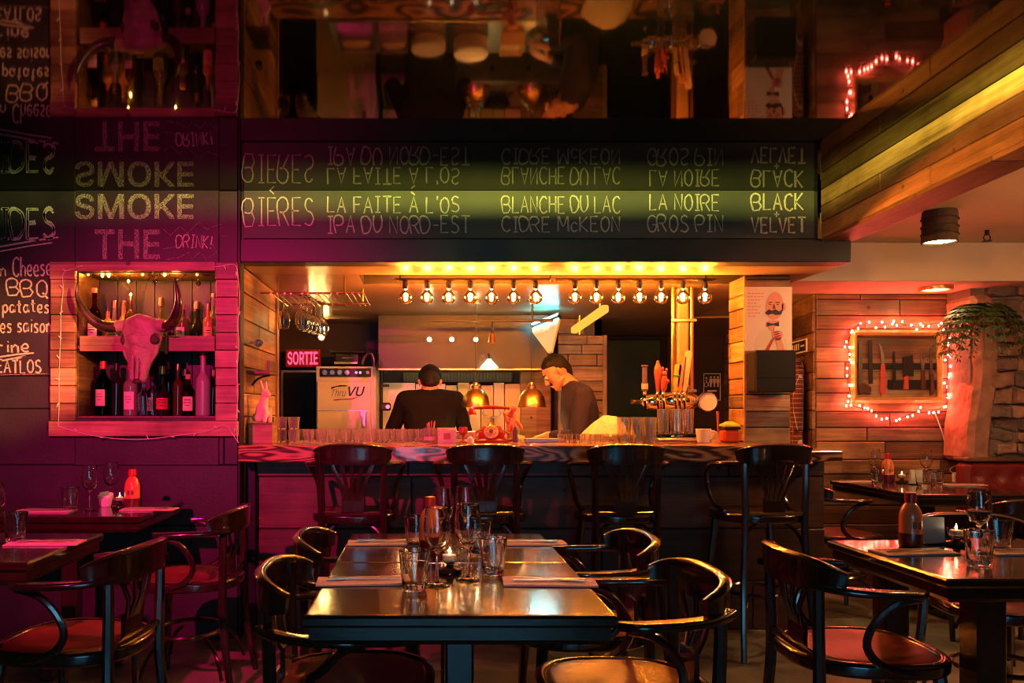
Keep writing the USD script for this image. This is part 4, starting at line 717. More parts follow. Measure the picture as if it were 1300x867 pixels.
# unlit white fairy lights nailed round the frame
fl = thing('fairy_lights', 'white wire of unlit fairy lights nailed around the niche frame', 'fairy lights', (0, WY - .055, 0))
fp = [(105, 337), (90, 342), (82, 345), (80, 360), (78, 390), (77, 420), (76, 450), (75, 480), (75, 510), (74, 541)]
fp2 = [(74, 541), (100, 549), (140, 556), (190, 557), (240, 551), (270, 545), (287, 540), (296, 552), (303, 562)]
fp3 = [(302, 562), (300, 530), (302, 500), (301, 470), (303, 440), (302, 410), (304, 380), (302, 350), (298, 336), (285, 337), (270, 339)]
for q in (fp, fp2, fp3): part(fl, 'wire', tube([tuple(W(x, y, WY - .055) - [0, WY - .055, 0]) for x, y in q], .0022, 5, 50), 'wire_white')
for x, y in [(84, 344), (80, 366), (76, 398), (78, 430), (75, 455), (76, 482), (74, 512), (98, 547), (132, 555), (188, 557), (217, 554), (246, 553), (272, 541), (298, 548), (301, 520), (300, 490), (301, 462), (299, 440), (303, 400), (300, 345), (285, 338)]:
    p = W(x, y, WY - .057) - [0, WY - .055, 0]; a = RNG.uniform(0, 6.28); part(fl, 'bulb', tube([tuple(p), tuple(p + np.array([.02 * math.cos(a), -.006, .02 * math.sin(a)]))], [.0035, .0022], 6), 'bulb_off')

# ------------------------------------------------------------------ light fixture over the bar
lf = thing('bar_light_rail', 'copper rail under the bar ceiling carrying a row of filament bulbs', 'light rail', (0, 4.80, 1.99))
part(lf, 'rail', tube([(-.18, 0, 0), (1.72, 0, 0)], .008, 8), 'brass'); part(lf, 'rail_joint', cyl(.012, .03, (.735, 0, 0), 10, 'x'), 'brass')
for x in (-.15, .74, 1.66): part(lf, 'hanger', cyl(.004, .22, (x, .0, .004), 6), 'iron')
bx = [515, 542, 569.5, 597, 624, 652, 680, 730, 757, 785, 812, 839, 867, 895]
b0 = None
for i, px in enumerate(bx):
    loc = ((px - CX) / F * 4.80, 4.80, 1.982)
    if b0 is None:
        b0 = thing('filament_bulb', 'lit round filament bulb over the bar, first from the left in the row of fourteen', 'light bulb', loc, 0, 'filament bulbs over the bar')
        part(b0, 'socket', lathe([(0, .0), (.012, 0), (.017, -.006), (.017, -.042), (.014, -.048), (0, -.048)], 14), 'cap_black', 35)
        part(b0, 'globe', lathe([(.0125, -.047), (.0135, -.054), (.022, -.066), (.036, -.082), (.041, -.098), (.038, -.116), (.026, -.131), (.010, -.138), (0, -.139)], 20), 'bulb_glass', True)
        part(b0, 'filament', join(*[tube([(.004 * math.cos(a), .004 * math.sin(a), -.066), (.013 * math.cos(a), .013 * math.sin(a), -.086), (.007 * math.cos(a), .007 * math.sin(a), -.118)], .0016, 5) for a in np.arange(5) * 1.2566]), 'filament', False)
        part(b0, 'stem', lathe([(.006, -.05), (.003, -.07), (.003, -.085), (0, -.086)], 8), 'filament_core', False)
    else: dup(b0, loc, 25 * i, f'lit round filament bulb over the bar, {ORD[i]} from the left in the row of fourteen')

# ------------------------------------------------------------------ hanging glass rack
gr = thing('glass_rack', 'brass stemware rack hanging under the left end of the bar ceiling', 'glass rack', (0, 4.75, 1.905))
def gx(px, d=4.75): return (px - CX) / F * d
for y in (.02, .52): part(gr, 'cross_bar', tube([(gx(330) if y < .1 else gx(342), y, 0), (gx(462), y, 0)], .006, 8), 'brass')
for px in (345, 352.5, 362, 369.5, 384, 391.5, 403, 410.5, 421, 428.5, 440, 447.5, 455, 461.5): part(gr, 'rod', tube([(gx(px), -.02, -.008), (gx(px), .54, -.008), (gx(px), .56, .004)], .004, 6), 'brass')
for px, y in ((352, .02), (437, .02), (375, .52), (452, .52)): part(gr, 'hanger', cyl(.006, .10, (gx(px), y, 0), 8), 'brass')
hg = []
for px, y in [(358, .06), (381, .05), (381, .14), (383, .23), (386, .32), (389, .41), (396, .48)]:
    loc = (gx(px), 4.75 + y, 1.905)
    if not hg:
        t = thing('hanging_wine_glass', 'wine glass hanging upside down alone at the left of the rack', 'wine glass', loc, 0, 'wine glasses hanging in the rack'); hg.append(t)
        m = rot(wine_mesh, 180, (1, 0, 0)); part(t, 'glass', mv(m, (0, 0, .004)), 'clear_glass', 35)
    else: dup(hg[0], loc, 0, f'upside-down wine glass in the rack\'s middle row, {ORD[len(hg) - 1]} from the bar front'); hg.append(0)

# small clip lamps behind the rack
for i, (x, y, d) in enumerate([(397, 408, 6.0), (408, 428, 6.4), (414, 417, 7.0)]):
    p = W(x, y, d); t = thing('clip_lamp', ['small bare-bulb lamp behind the hanging glasses', 'small bright lamp low behind the glass rack, above the oven', 'small lamp just above the bright one behind the glass rack'][i], 'lamp', tuple(p))
    part(t, 'shade', rot(lathe([(.012, .05), (.026, .04), (.03, .0), (.028, .0), (.024, .038), (.0, .045)], 14), -90, (1, 0, 0)), 'iron', 35); part(t, 'bulb', ball(.019, (0, -.008, 0)), 'lamp_white', True); part(t, 'arm', tube([(0, .05, .01), (0, .06, .06), (.0, .08, 2.006 - p[2])], .005, 6, 8), 'iron')

# ------------------------------------------------------------------ kitchen
s7 = 7.0 / F
def K(x, y, d): return (x - CX) / F * d, HC - (y - CY) / F * d
ex = thing('exit_sign', 'red lit exit sign reading SORTIE above the kitchen door', 'exit sign', tuple(W(385, 455, 7.2)))
part(ex, 'case', box(.31, .06, .155, .006, (0, 0, -.078)), 'cap_red', False); fc_ = part(ex, 'face', bb(-.148, .148, -.034, -.03, -.07, .07, 0), 'sign_red', False)
m = meshkit.text_mesh('SORTIE', .105, .004, bold=True); w = m.bounds[1, 0] - m.bounds[0, 0]; m.apply_scale([.265 / w, 1, 1]); m.apply_translation([-.1325 - m.bounds[0, 0], -.052, 0]); part(fc_, 'lettering', frame(m, np.array([0, -.0345, 0]), X, Z, -Y), 'exit_glow', False)
part(ex, 'bracket', bb(-.03, .03, .03, .16, .02, .05, .002), 'iron', False)

ov = thing('oven', 'white upright oven with a dark control strip, standing behind the bar at the left', 'oven', ((439 - CX) / F * 6.8, 7.08, 0)); q = 6.8 / F
part(ov, 'body', bb(-38 * q, 38 * q, -.28, .28, 0, HC + 55 * q, .008), 'white_enamel', False); od_ = part(ov, 'door', bb(-36 * q, 32 * q, -.31, -.281, .75, HC + 36 * q, .006), 'white_enamel', False)
part(od_, 'door_seam', bb(-35 * q, 31 * q, -.3125, -.309, HC - 2 * q, HC - 1 * q, 0), 'steel', False)
oc_ = part(ov, 'control_panel', bb(-33 * q, 32 * q, -.292, -.281, HC + 41.5 * q, HC + 52.5 * q, .003), 'iron', False)
for k in range(4): part(oc_, 'knob', cyl(.022, .025, ((-26 + 9.3 * k) * q, -.318, HC + 47 * q), 14, 'y'), 'steel')
for k in range(2): part(oc_, 'indicator', cyl(.010, .008, ((13.5 + 5 * k) * q, -.2995, HC + 47 * q), 10, 'y'), 'led_red')
part(oc_, 'knob', cyl(.014, .02, (28 * q, -.312, HC + 47 * q), 12, 'y'), 'steel_rough')
m = meshkit.text_mesh('Thru', .07, .002); m.apply_scale([.62, .8, 1]); A = np.eye(4); A[0, 1] = .28; m.apply_transform(A); part(od_, 'lettering', frame(m, np.array([-20 * q, -.311, HC + 17 * q]), X, Z, -Y), 'marker_grey', False)
m = meshkit.text_mesh('VU', .075, .002, bold=True); m.apply_transform(A); part(od_, 'lettering', frame(m, np.array([0, -.311, HC + 17.5 * q]), X, Z, -Y), 'ink_black', False)
part(od_, 'underline', frame(ribbon([spline([(-.10, -.02, 0), (0, -.012, 0), (.085, 0, 0), (.10, .008, 0)], 10)[:, :2]], .010, random.Random(1)), np.array([0, -.311, HC + 15 * q]), X, Z, -Y), 'ink_red', False)
part(od_, 'swoosh', frame(ribbon([spline([(-.10, 0, 0), (-.04, .018, 0), (.03, .02, 0)], 8)[:, :2]], .012, random.Random(2)), np.array([-.02, -.311, HC + 27 * q]), X, Z, -Y), 'ink_black', False)
part(od_, 'latch', join(cyl(.028, .03, (23 * q, -.335, HC - 5 * q), 14, 'y'), box(.03, .03, .12, .004, (24 * q, -.335, HC - 21 * q))), 'steel')
tr = thing('toaster', 'dark countertop toaster standing on top of the oven', 'toaster', ((440 - CX) / F * 6.9, 7.05, HC + 55 * q + .009))
part(tr, 'body', box(.22, .22, .10, .015, (0, 0, .012)), 'iron', False); part(tr, 'tray', bb(-.11, .09, -.13, -.112, .016, .035, .002), 'brass', False); part(tr, 'rim', box(.30, .20, .014, .004, (0, 0, .115)), 'iron', False); part(tr, 'hose', tube([(.12, 0, .02), (.145, 0, .09), (.19, .02, .12), (.22, .03, .06), (.22, .04, .0)], .016, 8, 18), 'steel_rough'); part(tr, 'handle', cyl(.008, .1, (-.05, -.125, .07), 8, 'x'), 'steel')

# hood over the cooking line, with stainless wall below
ho = thing('extractor_hood', 'long dark steel extractor hood over the cooking line', 'hood', ((588 - CX) / F * 6.6, 6.6, 0)); hx = 108 * 6.6 / F
part(ho, 'front', bb(-hx, hx, 0, .02, 1.555, 1.99, .003), 'hood_steel', False); part(ho, 'lip', bb(-hx, hx, -.015, .02, 1.54, 1.556, .002), 'brass', False)
part(ho, 'canopy', join(bb(-hx, -hx + .02, .02, .60, 1.555, 1.99, 0), bb(hx - .02, hx, .02, .60, 1.555, 1.99, 0)), 'hood_steel', False)
part(ho, 'light_tube', tube([(-hx + .15, .34, 1.575), (hx - .15, .34, 1.575)], .014, 8), 'hood_tube')
for k in range(6): part(ho, 'filter', rot(bb(-hx + .03 + k * .22, -hx + .24 + k * .22, .46, .48, 1.58, 1.82, .003), -20, (1, 0, 0), (0, .47, 1.65)), 'steel_rough', False)
for px in (545, 573.5, 604):
    p = W(px, 431, 6.55); t = thing('hood_spot', f'small spot lamp on the hood front, {dict({545: "first", 573.5: "middle", 604: "last"})[px]} of three', 'spot lamp', tuple(p))
    part(t, 'housing', cyl(.022, .05, (0, -.005, 0), 14, 'y'), 'brass'); part(t, 'lens', ball(.017, (0, -.008, 0), (1, .5, 1)), 'lamp_spot', True)
t = thing('cone_lamp', 'cone-shaped work lamp shining under the lip of the hood', 'lamp', tuple(W(621, 465, 6.5))); part(t, 'shade', lathe([(.012, .06), (.075, -.012), (.072, -.012), (.010, .055)], 20), 'fairy_warm' if 0 else 'can_glow', 35); part(t, 'bulb', ball(.02, (0, 0, .0)), 'lamp_white', True); part(t, 'bracket', tube([(0, 0, .055), (0, .03, .10), (0, .09, .10)], .006, 6, 8), 'iron')
sb = thing('stainless_backsplash', 'row of stainless and tile panels behind the cooking line', 'backsplash', (0, 7.30, 0)); x = -.385
for k, w in enumerate([.30, .27, .105, .11, .10, .115, .10, .22, .2]): part(sb, 'panel', bb(x, x + w - .006, -.012 * (k % 2) - .01, .09, .86, 1.462 - .012 * (k % 3), .004), ['white_enamel', 'tile_yellow', 'paper_cream', 'tile_yellow'][k % 4 if k > 1 else 0], False); x += w
part(sb, 'grille', bb(-.2, .78, -.02, .09, 1.466, 1.55, .002), 'iron', False)
for k in range(34): part(sb, 'grille_slat', bb(-.195 + k * .0287, -.195 + k * .0287 + .012, -.03, -.02, 1.47, 1.555, .001), 'hood_steel', False)
part(sb, 'corner_panel', bb(.85, 1.12, -.06, .09, .86, 1.56, .004), 'pine_x1', False)
cl = thing('cooking_line', 'stainless cooking line under the hood', 'stove', (.35, 7.0, 0)); part(cl, 'body', bb(-.72, .78, -.30, .24, 0, .86, .008), 'steel_rough', False); part(cl, 'griddle', bb(-.70, .1, -.27, .2, .861, .90, .005), 'iron', False)
for k in range(5): part(cl, 'knob', cyl(.02, .03, (-.7 + k * .3, -.33, .75), 12, 'y'), 'cap_black')
for i, (x, y, r) in enumerate([(-.1, 7.0, .13), (.62, 7.05, .12), (.95, 6.95, .11)]):
    t = thing('frying_pan', ['iron frying pan at the left of the cooking line', 'iron frying pan in the middle of the cooking line', 'iron frying pan at the right end of the cooking line'][i], 'pan', (x, y, .902 if x < .4 else .862), 20 * i); part(t, 'pan', lathe([(0, 0), (r * .8, 0), (r, .04), (r * .98, .042), (r * .78, .006), (0, .005)], 24), 'iron', 35); part(t, 'handle', tube([(0, -r * .9, .03), (0, -r - .08, .05), (0, -r - .2, .055)], .008, 6), 'iron')
# pass: stainless work table, plates and bins
ps = thing('work_table', 'stainless pass table behind the bar', 'work table', (.12, 5.70, 0)); part(ps, 'top', bb(-.78, .72, -.24, .24, .915, .95, .006), 'steel', False); part(ps, 'shelf', bb(-.76, .70, -.22, .22, .3, .33, .004), 'steel_rough', False)
for sx in (-.75, .69):
    for sy in (-.21, .21): part(ps, 'leg', cyl(.02, .914, (sx, sy, 0), 12), 'steel')
for i, (x, y, n, l) in enumerate([(.02, 5.70, 6, 'pale plate of the middle stack on the pass table'), (.32, 5.70, 9, 'pale plate of the right stack on the pass table')]):
    for k in range(n):
        lab = l + (', topmost' if k == n - 1 else f', {ORD[k]} plate from the bottom'); loc = (x, y, .951 + k * .012)
        if 'pl' not in protos: t = thing('plate', lab, 'plate', loc, 0, 'plates on the pass table'); protos['pl'] = t; part(t, 'plate', lathe([(0, 0), (.06, 0), (.075, .004), (.12, .017), (.122, .020), (.118, .020), (.072, .008), (0, .005)], 28), 'white_enamel', 35)
        else: dup(protos['pl'], loc, 0, lab)
for i, (px, w, h, mt, l) in enumerate([(452, .24, .055, 'steel', 'shallow steel tray on the pass table in front of the oven'), (500, .20, .07, 'steel_rough', 'steel bin beside the cook\'s hand'), (650, .16, .085, 'tile_yellow', 'yellow food bin on the pass table under the right heat lamp')]):
    x = (px - CX) / F * 5.7; t = thing('food_bin', l, 'container', (x, 5.70, .951)); part(t, 'bin', join(bb(-w / 2, w / 2, -.09, -.084, 0, h, .001), bb(-w / 2, w / 2, .084, .09, 0, h, .001), bb(-w / 2, -w / 2 + .006, -.084, .084, 0, h, .001), bb(w / 2 - .006, w / 2, -.084, .084, 0, h, .001), bb(-w / 2, w / 2, -.084, .084, 0, .006, 0)), mt, False); part(t, 'contents', ball(.07, (0, 0, h * .62), (w / .16, 1, .35)), 'tap_cream', True)
# heat lamps
for i, px in enumerate((604, 675)):
    p = W(px, 517, 5.85); loc = (p[0], 5.85, p[2])
    if i == 0:
        t = hl = thing('heat_lamp', 'brass dome heat lamp hanging over the pass, nearer the red telephone', 'heat lamp', loc, 0, 'heat lamps over the pass')
        part(t, 'shade', lathe([(.098, 0), (.102, .002), (.100, .02), (.090, .075), (.060, .118), (.034, .132), (.030, .135), (.029, .132), (.057, .115), (.086, .074), (.096, .02), (.098, 0)], 28), 'brass', 35)
        part(t, 'collar', lathe([(0, .131), (.032, .131), (.032, .155), (.022, .162), (.02, .178), (0, .18)], 18), 'brass', 35); part(t, 'bulb', ball(.034, (0, 0, .05), (1, 1, 1.3)), 'lamp_white', True); part(t, 'cord', cyl(.0035, 2.006 - loc[2] - .17, (0, 0, .17), 6), 'wire_dark'); part(t, 'ceiling_rose', cyl(.04, .018, (0, 0, 2.006 - loc[2] - .019), 16), 'brass')
    else: dup(hl, loc, 0, 'brass dome heat lamp hanging over the pass, nearer the cook in navy')
# track with a spot head
t = thing('track_lamp', 'track with one hooded spot head under the kitchen ceiling', 'track lamp', tuple(W(625, 412, 6.0))); part(t, 'track', bb(-.45, .45, -.015, .015, .02, .04, .002), 'iron', False); part(t, 'stem', cyl(.008, .12, (0, 0, -.08), 8), 'iron'); part(t, 'head', rot(lathe([(.0, .05), (.02, .045), (.032, -.03), (.029, -.03), (.018, .04), (0, .043)], 14), 25, (1, 0, 0)).apply_translation((0, -.01, -.10)), 'brass', 35); part(t, 'hanger', cyl(.005, .13, (.3, 0, .03), 6), 'iron')
# tilted order screen with cyan glow
sc = thing('ticket_board', 'tilted cream ticket board under a small cyan lamp beside the kitchen pillar', 'board', tuple(W(691, 424, 6.3)), -38, rx=-18)
part(sc, 'board', man(Manifold.hull_points(np.array([(x, y, z) for x, z in ((-.12, .03), (-.12, .06), (.10, .13), (.11, .12), (.09, -.15), (.06, -.16)) for y in (.0, .025)]))), 'white_plastic', False)
for k in range(4): part(sc, 'ticket', rot(bb(-.09 + k * .045, -.055 + k * .045, -.004, -.001, .0 + .012 * k, .06 + .016 * k, 0), RNG.uniform(-4, 4), (0, 1, 0)), 'paper', False)
part(sc, 'mount', tube([(0, .03, .0), (.01, .08, .10), (.02, .16, .215)], .010, 8, 8), 'iron'); part(sc, 'lamp_tube', tube([(-.125, -.01, .085), (.10, -.01, .155)], .008, 8), 'screen_cyan'); part(sc, 'lamp_holder', join(box(.012, .03, .02, .002, (-.125, 0, .072)), box(.012, .03, .02, .002, (.10, 0, .138))), 'iron', False)
# yellow tube lamp
a, b = W(729, 419, 6.0), W(768, 392, 5.2)
t = thing('tube_lamp', 'yellow tube lamp slung under the kitchen ceiling', 'tube lamp', tuple((a + b) / 2)); dv = (b - a) / 2; part(t, 'housing', sweep([-dv, dv], rrect(.05, .05, .012)), 'tube_yellow', False); part(t, 'clip', cyl(.006, .14, tuple(-dv * .6 + [0, 0, -.06]), 8), 'brass'); part(t, 'clip', cyl(.006, .12, tuple(dv * .7), 8), 'brass')
t = thing('wall_speaker', 'small cream speaker on the kitchen pillar', 'speaker', tuple(W(731, 395, 6.9))); part(t, 'case', rot(box(.10, .08, .09, .02, (0, 0, -.045)), 20), 'white_plastic', 40); part(t, 'cone', rot(lathe([(.03, 0), (.034, .006), (.02, .012), (0, .008)], 14), 90, (1, 0, 0)).apply_translation((0, -.045, 0)), 'iron', 35); part(t, 'bracket', cyl(.008, .08, (0, .02, 0), 8, 'y'), 'iron')
t = thing('wall_pipe', 'dark pipe with a black valve on the kitchen wall', 'pipe', ((484 - CX) / F * 7.1, 7.1, .0)); part(t, 'pipe', cyl(.014, 1.6, (0, 0, 0), 10), 'iron'); part(t, 'valve', box(.10, .06, .07, .012, (.035, -.02, HC - .01)), 'iron', False); part(t, 'dial', cyl(.02, .01, (.06, -.06, HC + .025), 12, 'y'), 'steel'); part(t, 'bracket', box(.08, .02, .02, .003, (.03, 0, HC + .2)), 'iron', False)

# ------------------------------------------------------------------ on the bar counter
BT = 1.0305
def bxp(px, d): return (px - CX) / F * d
# rows and stacks of small tumblers on the left
SHORT = [(0, 0), (.026, 0), (.029, .004), (.034, .072), (.0325, .073), (.0275, .010), (0, .008)]
short_mesh = facet(SHORT, 24, 8); short_mesh.apply_transform(trimesh.transformations.scale_matrix(1.0))
TALL = [(0, 0), (.029, 0), (.031, .004), (.036, .145), (.0345, .146), (.0295, .012), (0, .010)]
tall_mesh = lathe(TALL, 20)
def short(loc, label, group): 
    if 'short' not in protos: t = thing('small_tumbler', label, 'glass', loc, 0, group); part(t, 'glass', short_mesh, 'bar_glass', 35); protos['short'] = t
    else: dup(protos['short'], loc, RNG.uniform(0, 40), label, group)
for r_, d in ((0, 4.75), (1, 4.85)):
    for k in range(12): short((bxp(392, d) + k * .073 - (.03 if r_ else 0) + .0 * k, d, BT), f'small bar tumbler, {ORD[k]} from the left in the {("front", "back")[r_]} low row', 'small tumblers in two low rows on the bar')
for k in range(3):
    for j in range(2): short((bxp(341 + 16 * k, 4.7) , 4.70 + .0 * k, BT + j * .0745), f'small tumbler in the two-high stacks by the crate, {("first", "second", "third")[k]} stack, {("lower", "upper")[j]} glass', 'stacked small tumblers by the crate')
def tall(loc, label, group):
    if 'tall' not in protos: t = thing('tall_glass', label, 'glass', loc, 0, group); part(t, 'glass', tall_mesh, 'bar_glass', 35); protos['tall'] = t
    else: dup(protos['tall'], loc, RNG.uniform(0, 40), label, group)
for j in range(2):
    for k in range(3): tall((bxp(789, 4.65) + k * .0735 + .012 * j, 4.58 + .08 * j, BT), f'tall beer glass between white cloth and taps, {ORD[k]} from the left in the {("front", "back")[j]} row', 'tall beer glasses in a block on the bar')
dr = thing('drip_tray', 'steel drip tray with a raised glass shelf under the beer taps', 'drip tray', (bxp(862, 4.85), 4.85, BT)); part(dr, 'tray', box(.30, .18, .02, .004), 'steel', False); part(dr, 'grid', join(*[box(.28, .004, .004, 0, (0, -.07 + k * .02, .021)) for k in range(8)]), 'steel_rough', False); part(dr, 'leg', box(.04, .1, .012, .002, (-.08, 0, .026)), 'iron', False); part(dr, 'leg', box(.04, .1, .012, .002, (.06, 0, .026)), 'iron', False); part(dr, 'shelf', box(.26, .14, .008, .002, (-.005, 0, .039)), 'iron', False)
for k in range(3):
    tall((bxp(846, 4.85) - .02 + k * .0745, 4.85, BT + .048), f'tall beer glass on the shelf under the taps, {ORD[k]} from the left', 'tall beer glasses under the taps')

# beer tower
bt = thing('beer_tap_tower', 'chrome beer tap tower with six mixed tap handles', 'beer taps', (bxp(868, 4.98), 5.08, BT)); e = 5.0 / F
zc = HC + 8 * e - BT
part(bt, 'column', lathe([(0, 0), (.07, 0), (.072, .006), (.05, .02), (.045, .05), (.045, zc), (0, zc)], 20), 'chrome', 35)
part(bt, 'body', ball(.09, (-.0, 0, zc + .015), (1.55, .8, .72), 3), 'chrome', True); part(bt, 'body', ball(.07, (-.15, .01, zc + .01), (1.3, .8, .72), 3), 'chrome', True)
part(bt, 'arm_pipe', tube([(-.30, -.0, zc + .01), (-.1, 0, zc + .01)], .012, 8), 'chrome')
bg_ = part(bt, 'badge', cyl(.058, .014, (.155, -.075, zc + .01), 28, 'y', .003), 'white_plastic', 40); part(bg_, 'badge_rim', tube([(.155 + .058 * math.cos(a), -.077, zc + .01 + .058 * math.sin(a)) for a in np.linspace(0, 2 * np.pi, 28, endpoint=False)], .004, 6, closed=True), 'chrome', 35); part(bt, 'badge_arm', cyl(.012, .12, (.155, -.06, zc + .01), 10, 'y'), 'chrome'); part(bt, 'badge_arm', cyl(.012, .10, (.07, .05, zc + .01), 10, 'x'), 'chrome')
TAPS = [(-.235, 'tap_purple', 'tube', .16, 0), (-.155, 'tap_red', 'spindle', .19, 0), (-.120, 'tap_red', 'figure', .155, 2), (-.048, 'tap_yellow', 'flat', .165, 7), (-.022, 'tap_orange', 'flat', .215, 6), (.006, 'tap_cream', 'flat', .25, 7)]
for x, mt, kd, h, tilt in TAPS:
    y = -.085; z0 = zc + .06
    part(bt, 'faucet', join(tube([(x, -.04, zc + .02), (x, -.08, zc + .03), (x, -.10, zc + .0), (x, -.11, zc - .045)], [.012, .013, .010, .008], 8, 10), cyl(.008, .05, (x, y, zc + .02), 8)), 'chrome')
    part(bt, 'tap_collar', lathe([(.0, 0), (.012, 0), (.014, .008), (.010, .016), (.013, .026), (0, .028)], 12, (x, y, z0 - .01)), 'chrome', 35)
    if kd == 'tube': m = lathe([(0, 0), (.017, .0), (.019, .006), (.019, .05), (.015, .056), (.015, h - .012), (.021, h - .008), (.021, h), (0, h)], 14)
    elif kd == 'spindle': m = lathe([(0, 0), (.010, 0), (.012, .02), (.016, .05), (.024, .11), (.022, .14), (.012, .165), (.008, .175), (.010, .183), (0, h)], 16)
    elif kd == 'figure': m = join(lathe([(0, 0), (.012, 0), (.022, .02), (.024, .07), (.018, .09), (0, .095)], 14), ball(.018, (0, 0, .105)), ball(.012, (-.01, -.0, .135), (.7, .7, 1.3)), ball(.012, (.014, 0, .128), (.7, .7, 1.2)), ball(.014, (.02, -.008, .06)))
    else: m = man(Manifold.hull_points(np.array([(sx * w, sy * .009, z) for w, z in ((.010, 0), (.017, .03), (.019, h - .01), (.014, h)) for sx in (-1, 1) for sy in (-1, 1)])))
    th_ = part(bt, 'tap_handle', mv(rot(m, tilt, (0, 1, 0)), (x, y, z0 + .016)), mt, 40)
    if mt == 'tap_yellow': part(th_, 'handle_band', mv(rot(box(.038, .021, .014, .002, (0, 0, .085)), tilt, (0, 1, 0)), (x, y, z0 + .016)), 'tap_green', False)
    if mt == 'tap_purple': part(th_, 'handle_band', lathe([(.0, .01), (.0205, .012), (.0205, .045), (0, .048)], 14, (x, y, z0 + .016)), 'tap_cream', 35)
for x in (-.02, .03, .06): part(bt, 'top_knob', join(cyl(.008, .03, (x, .0, zc + .07), 8), ball(.011, (x, 0, zc + .105))), 'chrome')
tp = thing('beer_line_pipe', 'pale clad beer line rising from the taps to the bar ceiling', 'pipe', (bxp(870, 5.15), 5.215, BT))
part(tp, 'trunk', box(.075, .06, 2.006 - BT - .001, .012), 'trunk_paint', 30)
for x in (-.062, .058): part(tp, 'pipe', cyl(.012, 2.006 - BT - .001, (x, -.01, 0), 10), 'brass')
for z in (.3, .75): part(tp, 'clamp', box(.16, .02, .02, .003, (0, -.035, z)), 'steel', False)

# red rotary telephone
ph = thing('rotary_telephone', 'ornate red and brass rotary telephone on the bar', 'telephone', (bxp(624, 4.75), 4.75, BT), -6)
part(ph, 'base', man(Manifold.hull_points(np.array([(sx * a, sy * b, z) for a, b, z in ((.098, .08, 0), (.100, .082, .012), (.088, .07, .022)) for sx in (-1, 1) for sy in (-1, 1)]))), 'red_enamel', 30)
part(ph, 'body', man(Manifold.hull_points(np.array([(sx * a, sy * b + o, z) for a, b, o, z in ((.080, .062, 0, .02), (.070, .055, .005, .06), (.050, .035, .015, .095)) for sx in (-1, 1) for sy in (-1, 1)]))), 'red_enamel', 30)
for sx in (-1, 1): part(ph, 'scroll', tube([(sx * .055, -.06, .065), (sx * .085, -.068, .06), (sx * .102, -.07, .035), (sx * .09, -.07, .02), (sx * .075, -.07, .03)], .007, 8, 14), 'brass')
A = trimesh.transformations.rotation_matrix(math.radians(62), [1, 0, 0]); A[:3, 3] = (0, -.055, .058)
def pf(m): m = m.copy(); m.apply_transform(A); return m
dp_ = part(ph, 'dial_plate', pf(lathe([(0, 0), (.040, 0), (.042, .006), (.036, .010), (0, .010)], 26)), 'tap_cream', 35)
part(dp_, 'dial', pf(join(*[tube([(.028 * math.cos(q) + .006 * math.cos(w), .028 * math.sin(q) + .006 * math.sin(w), .012) for w in np.linspace(0, 2 * np.pi, 8, endpoint=False)], .0018, 5, closed=True) for q in np.linspace(.6, 5.9, 10)])), 'brass'); part(dp_, 'dial_centre', pf(cyl(.014, .006, (0, 0, .010), 16)), 'brass')
part(ph, 'neck', lathe([(0, .09), (.03, .09), (.02, .105), (.008, .115), (.007, .14), (.010, .146), (0, .15)], 14, (0, .015, 0)), 'brass', 35)
part(ph, 'cradle', join(tube([(-.045, .015, .185), (-.048, .015, .16), (-.03, .015, .147), (0, .015, .145), (.03, .015, .147), (.048, .015, .16), (.045, .015, .185)], .005, 6, 22), tube([(-.045, .0, .186), (-.045, .03, .186)], .005, 6), tube([(.045, .0, .186), (.045, .03, .186)], .005, 6)), 'brass')
part(ph, 'handset', tube([(-.105, .015, .197), (-.06, .015, .200), (0, .015, .203), (.06, .015, .200), (.105, .015, .197)], [.007, .009, .012, .009, .007], 10, 16), 'red_enamel')
part(ph, 'earpiece', lathe([(0, .02), (.012, .018), (.026, -.012), (.026, -.02), (0, -.022)], 16, (-.115, .015, .180)), 'red_enamel', 35); part(ph, 'mouthpiece', rot(lathe([(0, .02), (.010, .018), (.024, -.025), (.022, -.03), (0, -.028)], 16), 25, (0, 1, 0)).apply_translation((.115, .015, .175)), 'red_enamel', 35)
part(ph, 'crank', tube([(.08, 0, .06), (.115, 0, .07), (.115, 0, .095)], .006, 6, 8), 'brass')

# jar of straws, napkin block, red goblet, small bottle
t = thing('straw_jar', 'glass jar of paper straws beside the red goblet', 'jar', (bxp(546, 4.7), 4.70, BT)); part(t, 'jar', lathe([(0, 0), (.032, 0), (.034, .004), (.036, .085), (.034, .085), (.031, .008), (0, .006)], 20), 'bar_glass', 35); part(t, 'band', lathe([(.0365, .012), (.0368, .034), (.0358, .034), (.0355, .012), (.0365, .012)], 20), 'paper_cream', 35)
for k in range(12): a = RNG.uniform(0, 6.28); part(t, 'straw', tube([(.012 * math.cos(a), .012 * math.sin(a), .008), (.028 * math.cos(a + .4), .028 * math.sin(a + .4), .105 + RNG.uniform(0, .02))], .0032, 6), ['tap_red', 'paper', 'tap_orange'][k % 3])
t = thing('card_box', 'small pale box of coasters between the straw jar and the red goblet', 'box', (bxp(567, 4.66), 4.66, BT), 3)
part(t, 'box', join(bb(-.052, .052, -.04, -.036, 0, .075, .001), bb(-.052, .052, .036, .04, 0, .085, .001), bb(-.052, -.048, -.036, .036, 0, .08, .001), bb(.048, .052, -.036, .036, 0, .08, .001), bb(-.048, .048, -.036, .036, 0, .004, 0)), 'paper_cream', False)
for k in range(7): part(t, 'coaster', rot(box(.08, .0035, .075, .001, (0, -.026 + k * .008, .006)), RNG.uniform(-5, 5), (0, 1, 0)), 'paper' if k % 2 else 'tap_orange', False)
part(t, 'print', bb(-.02, .02, -.0412, -.040, .02, .055, 0), 'tap_red', False)
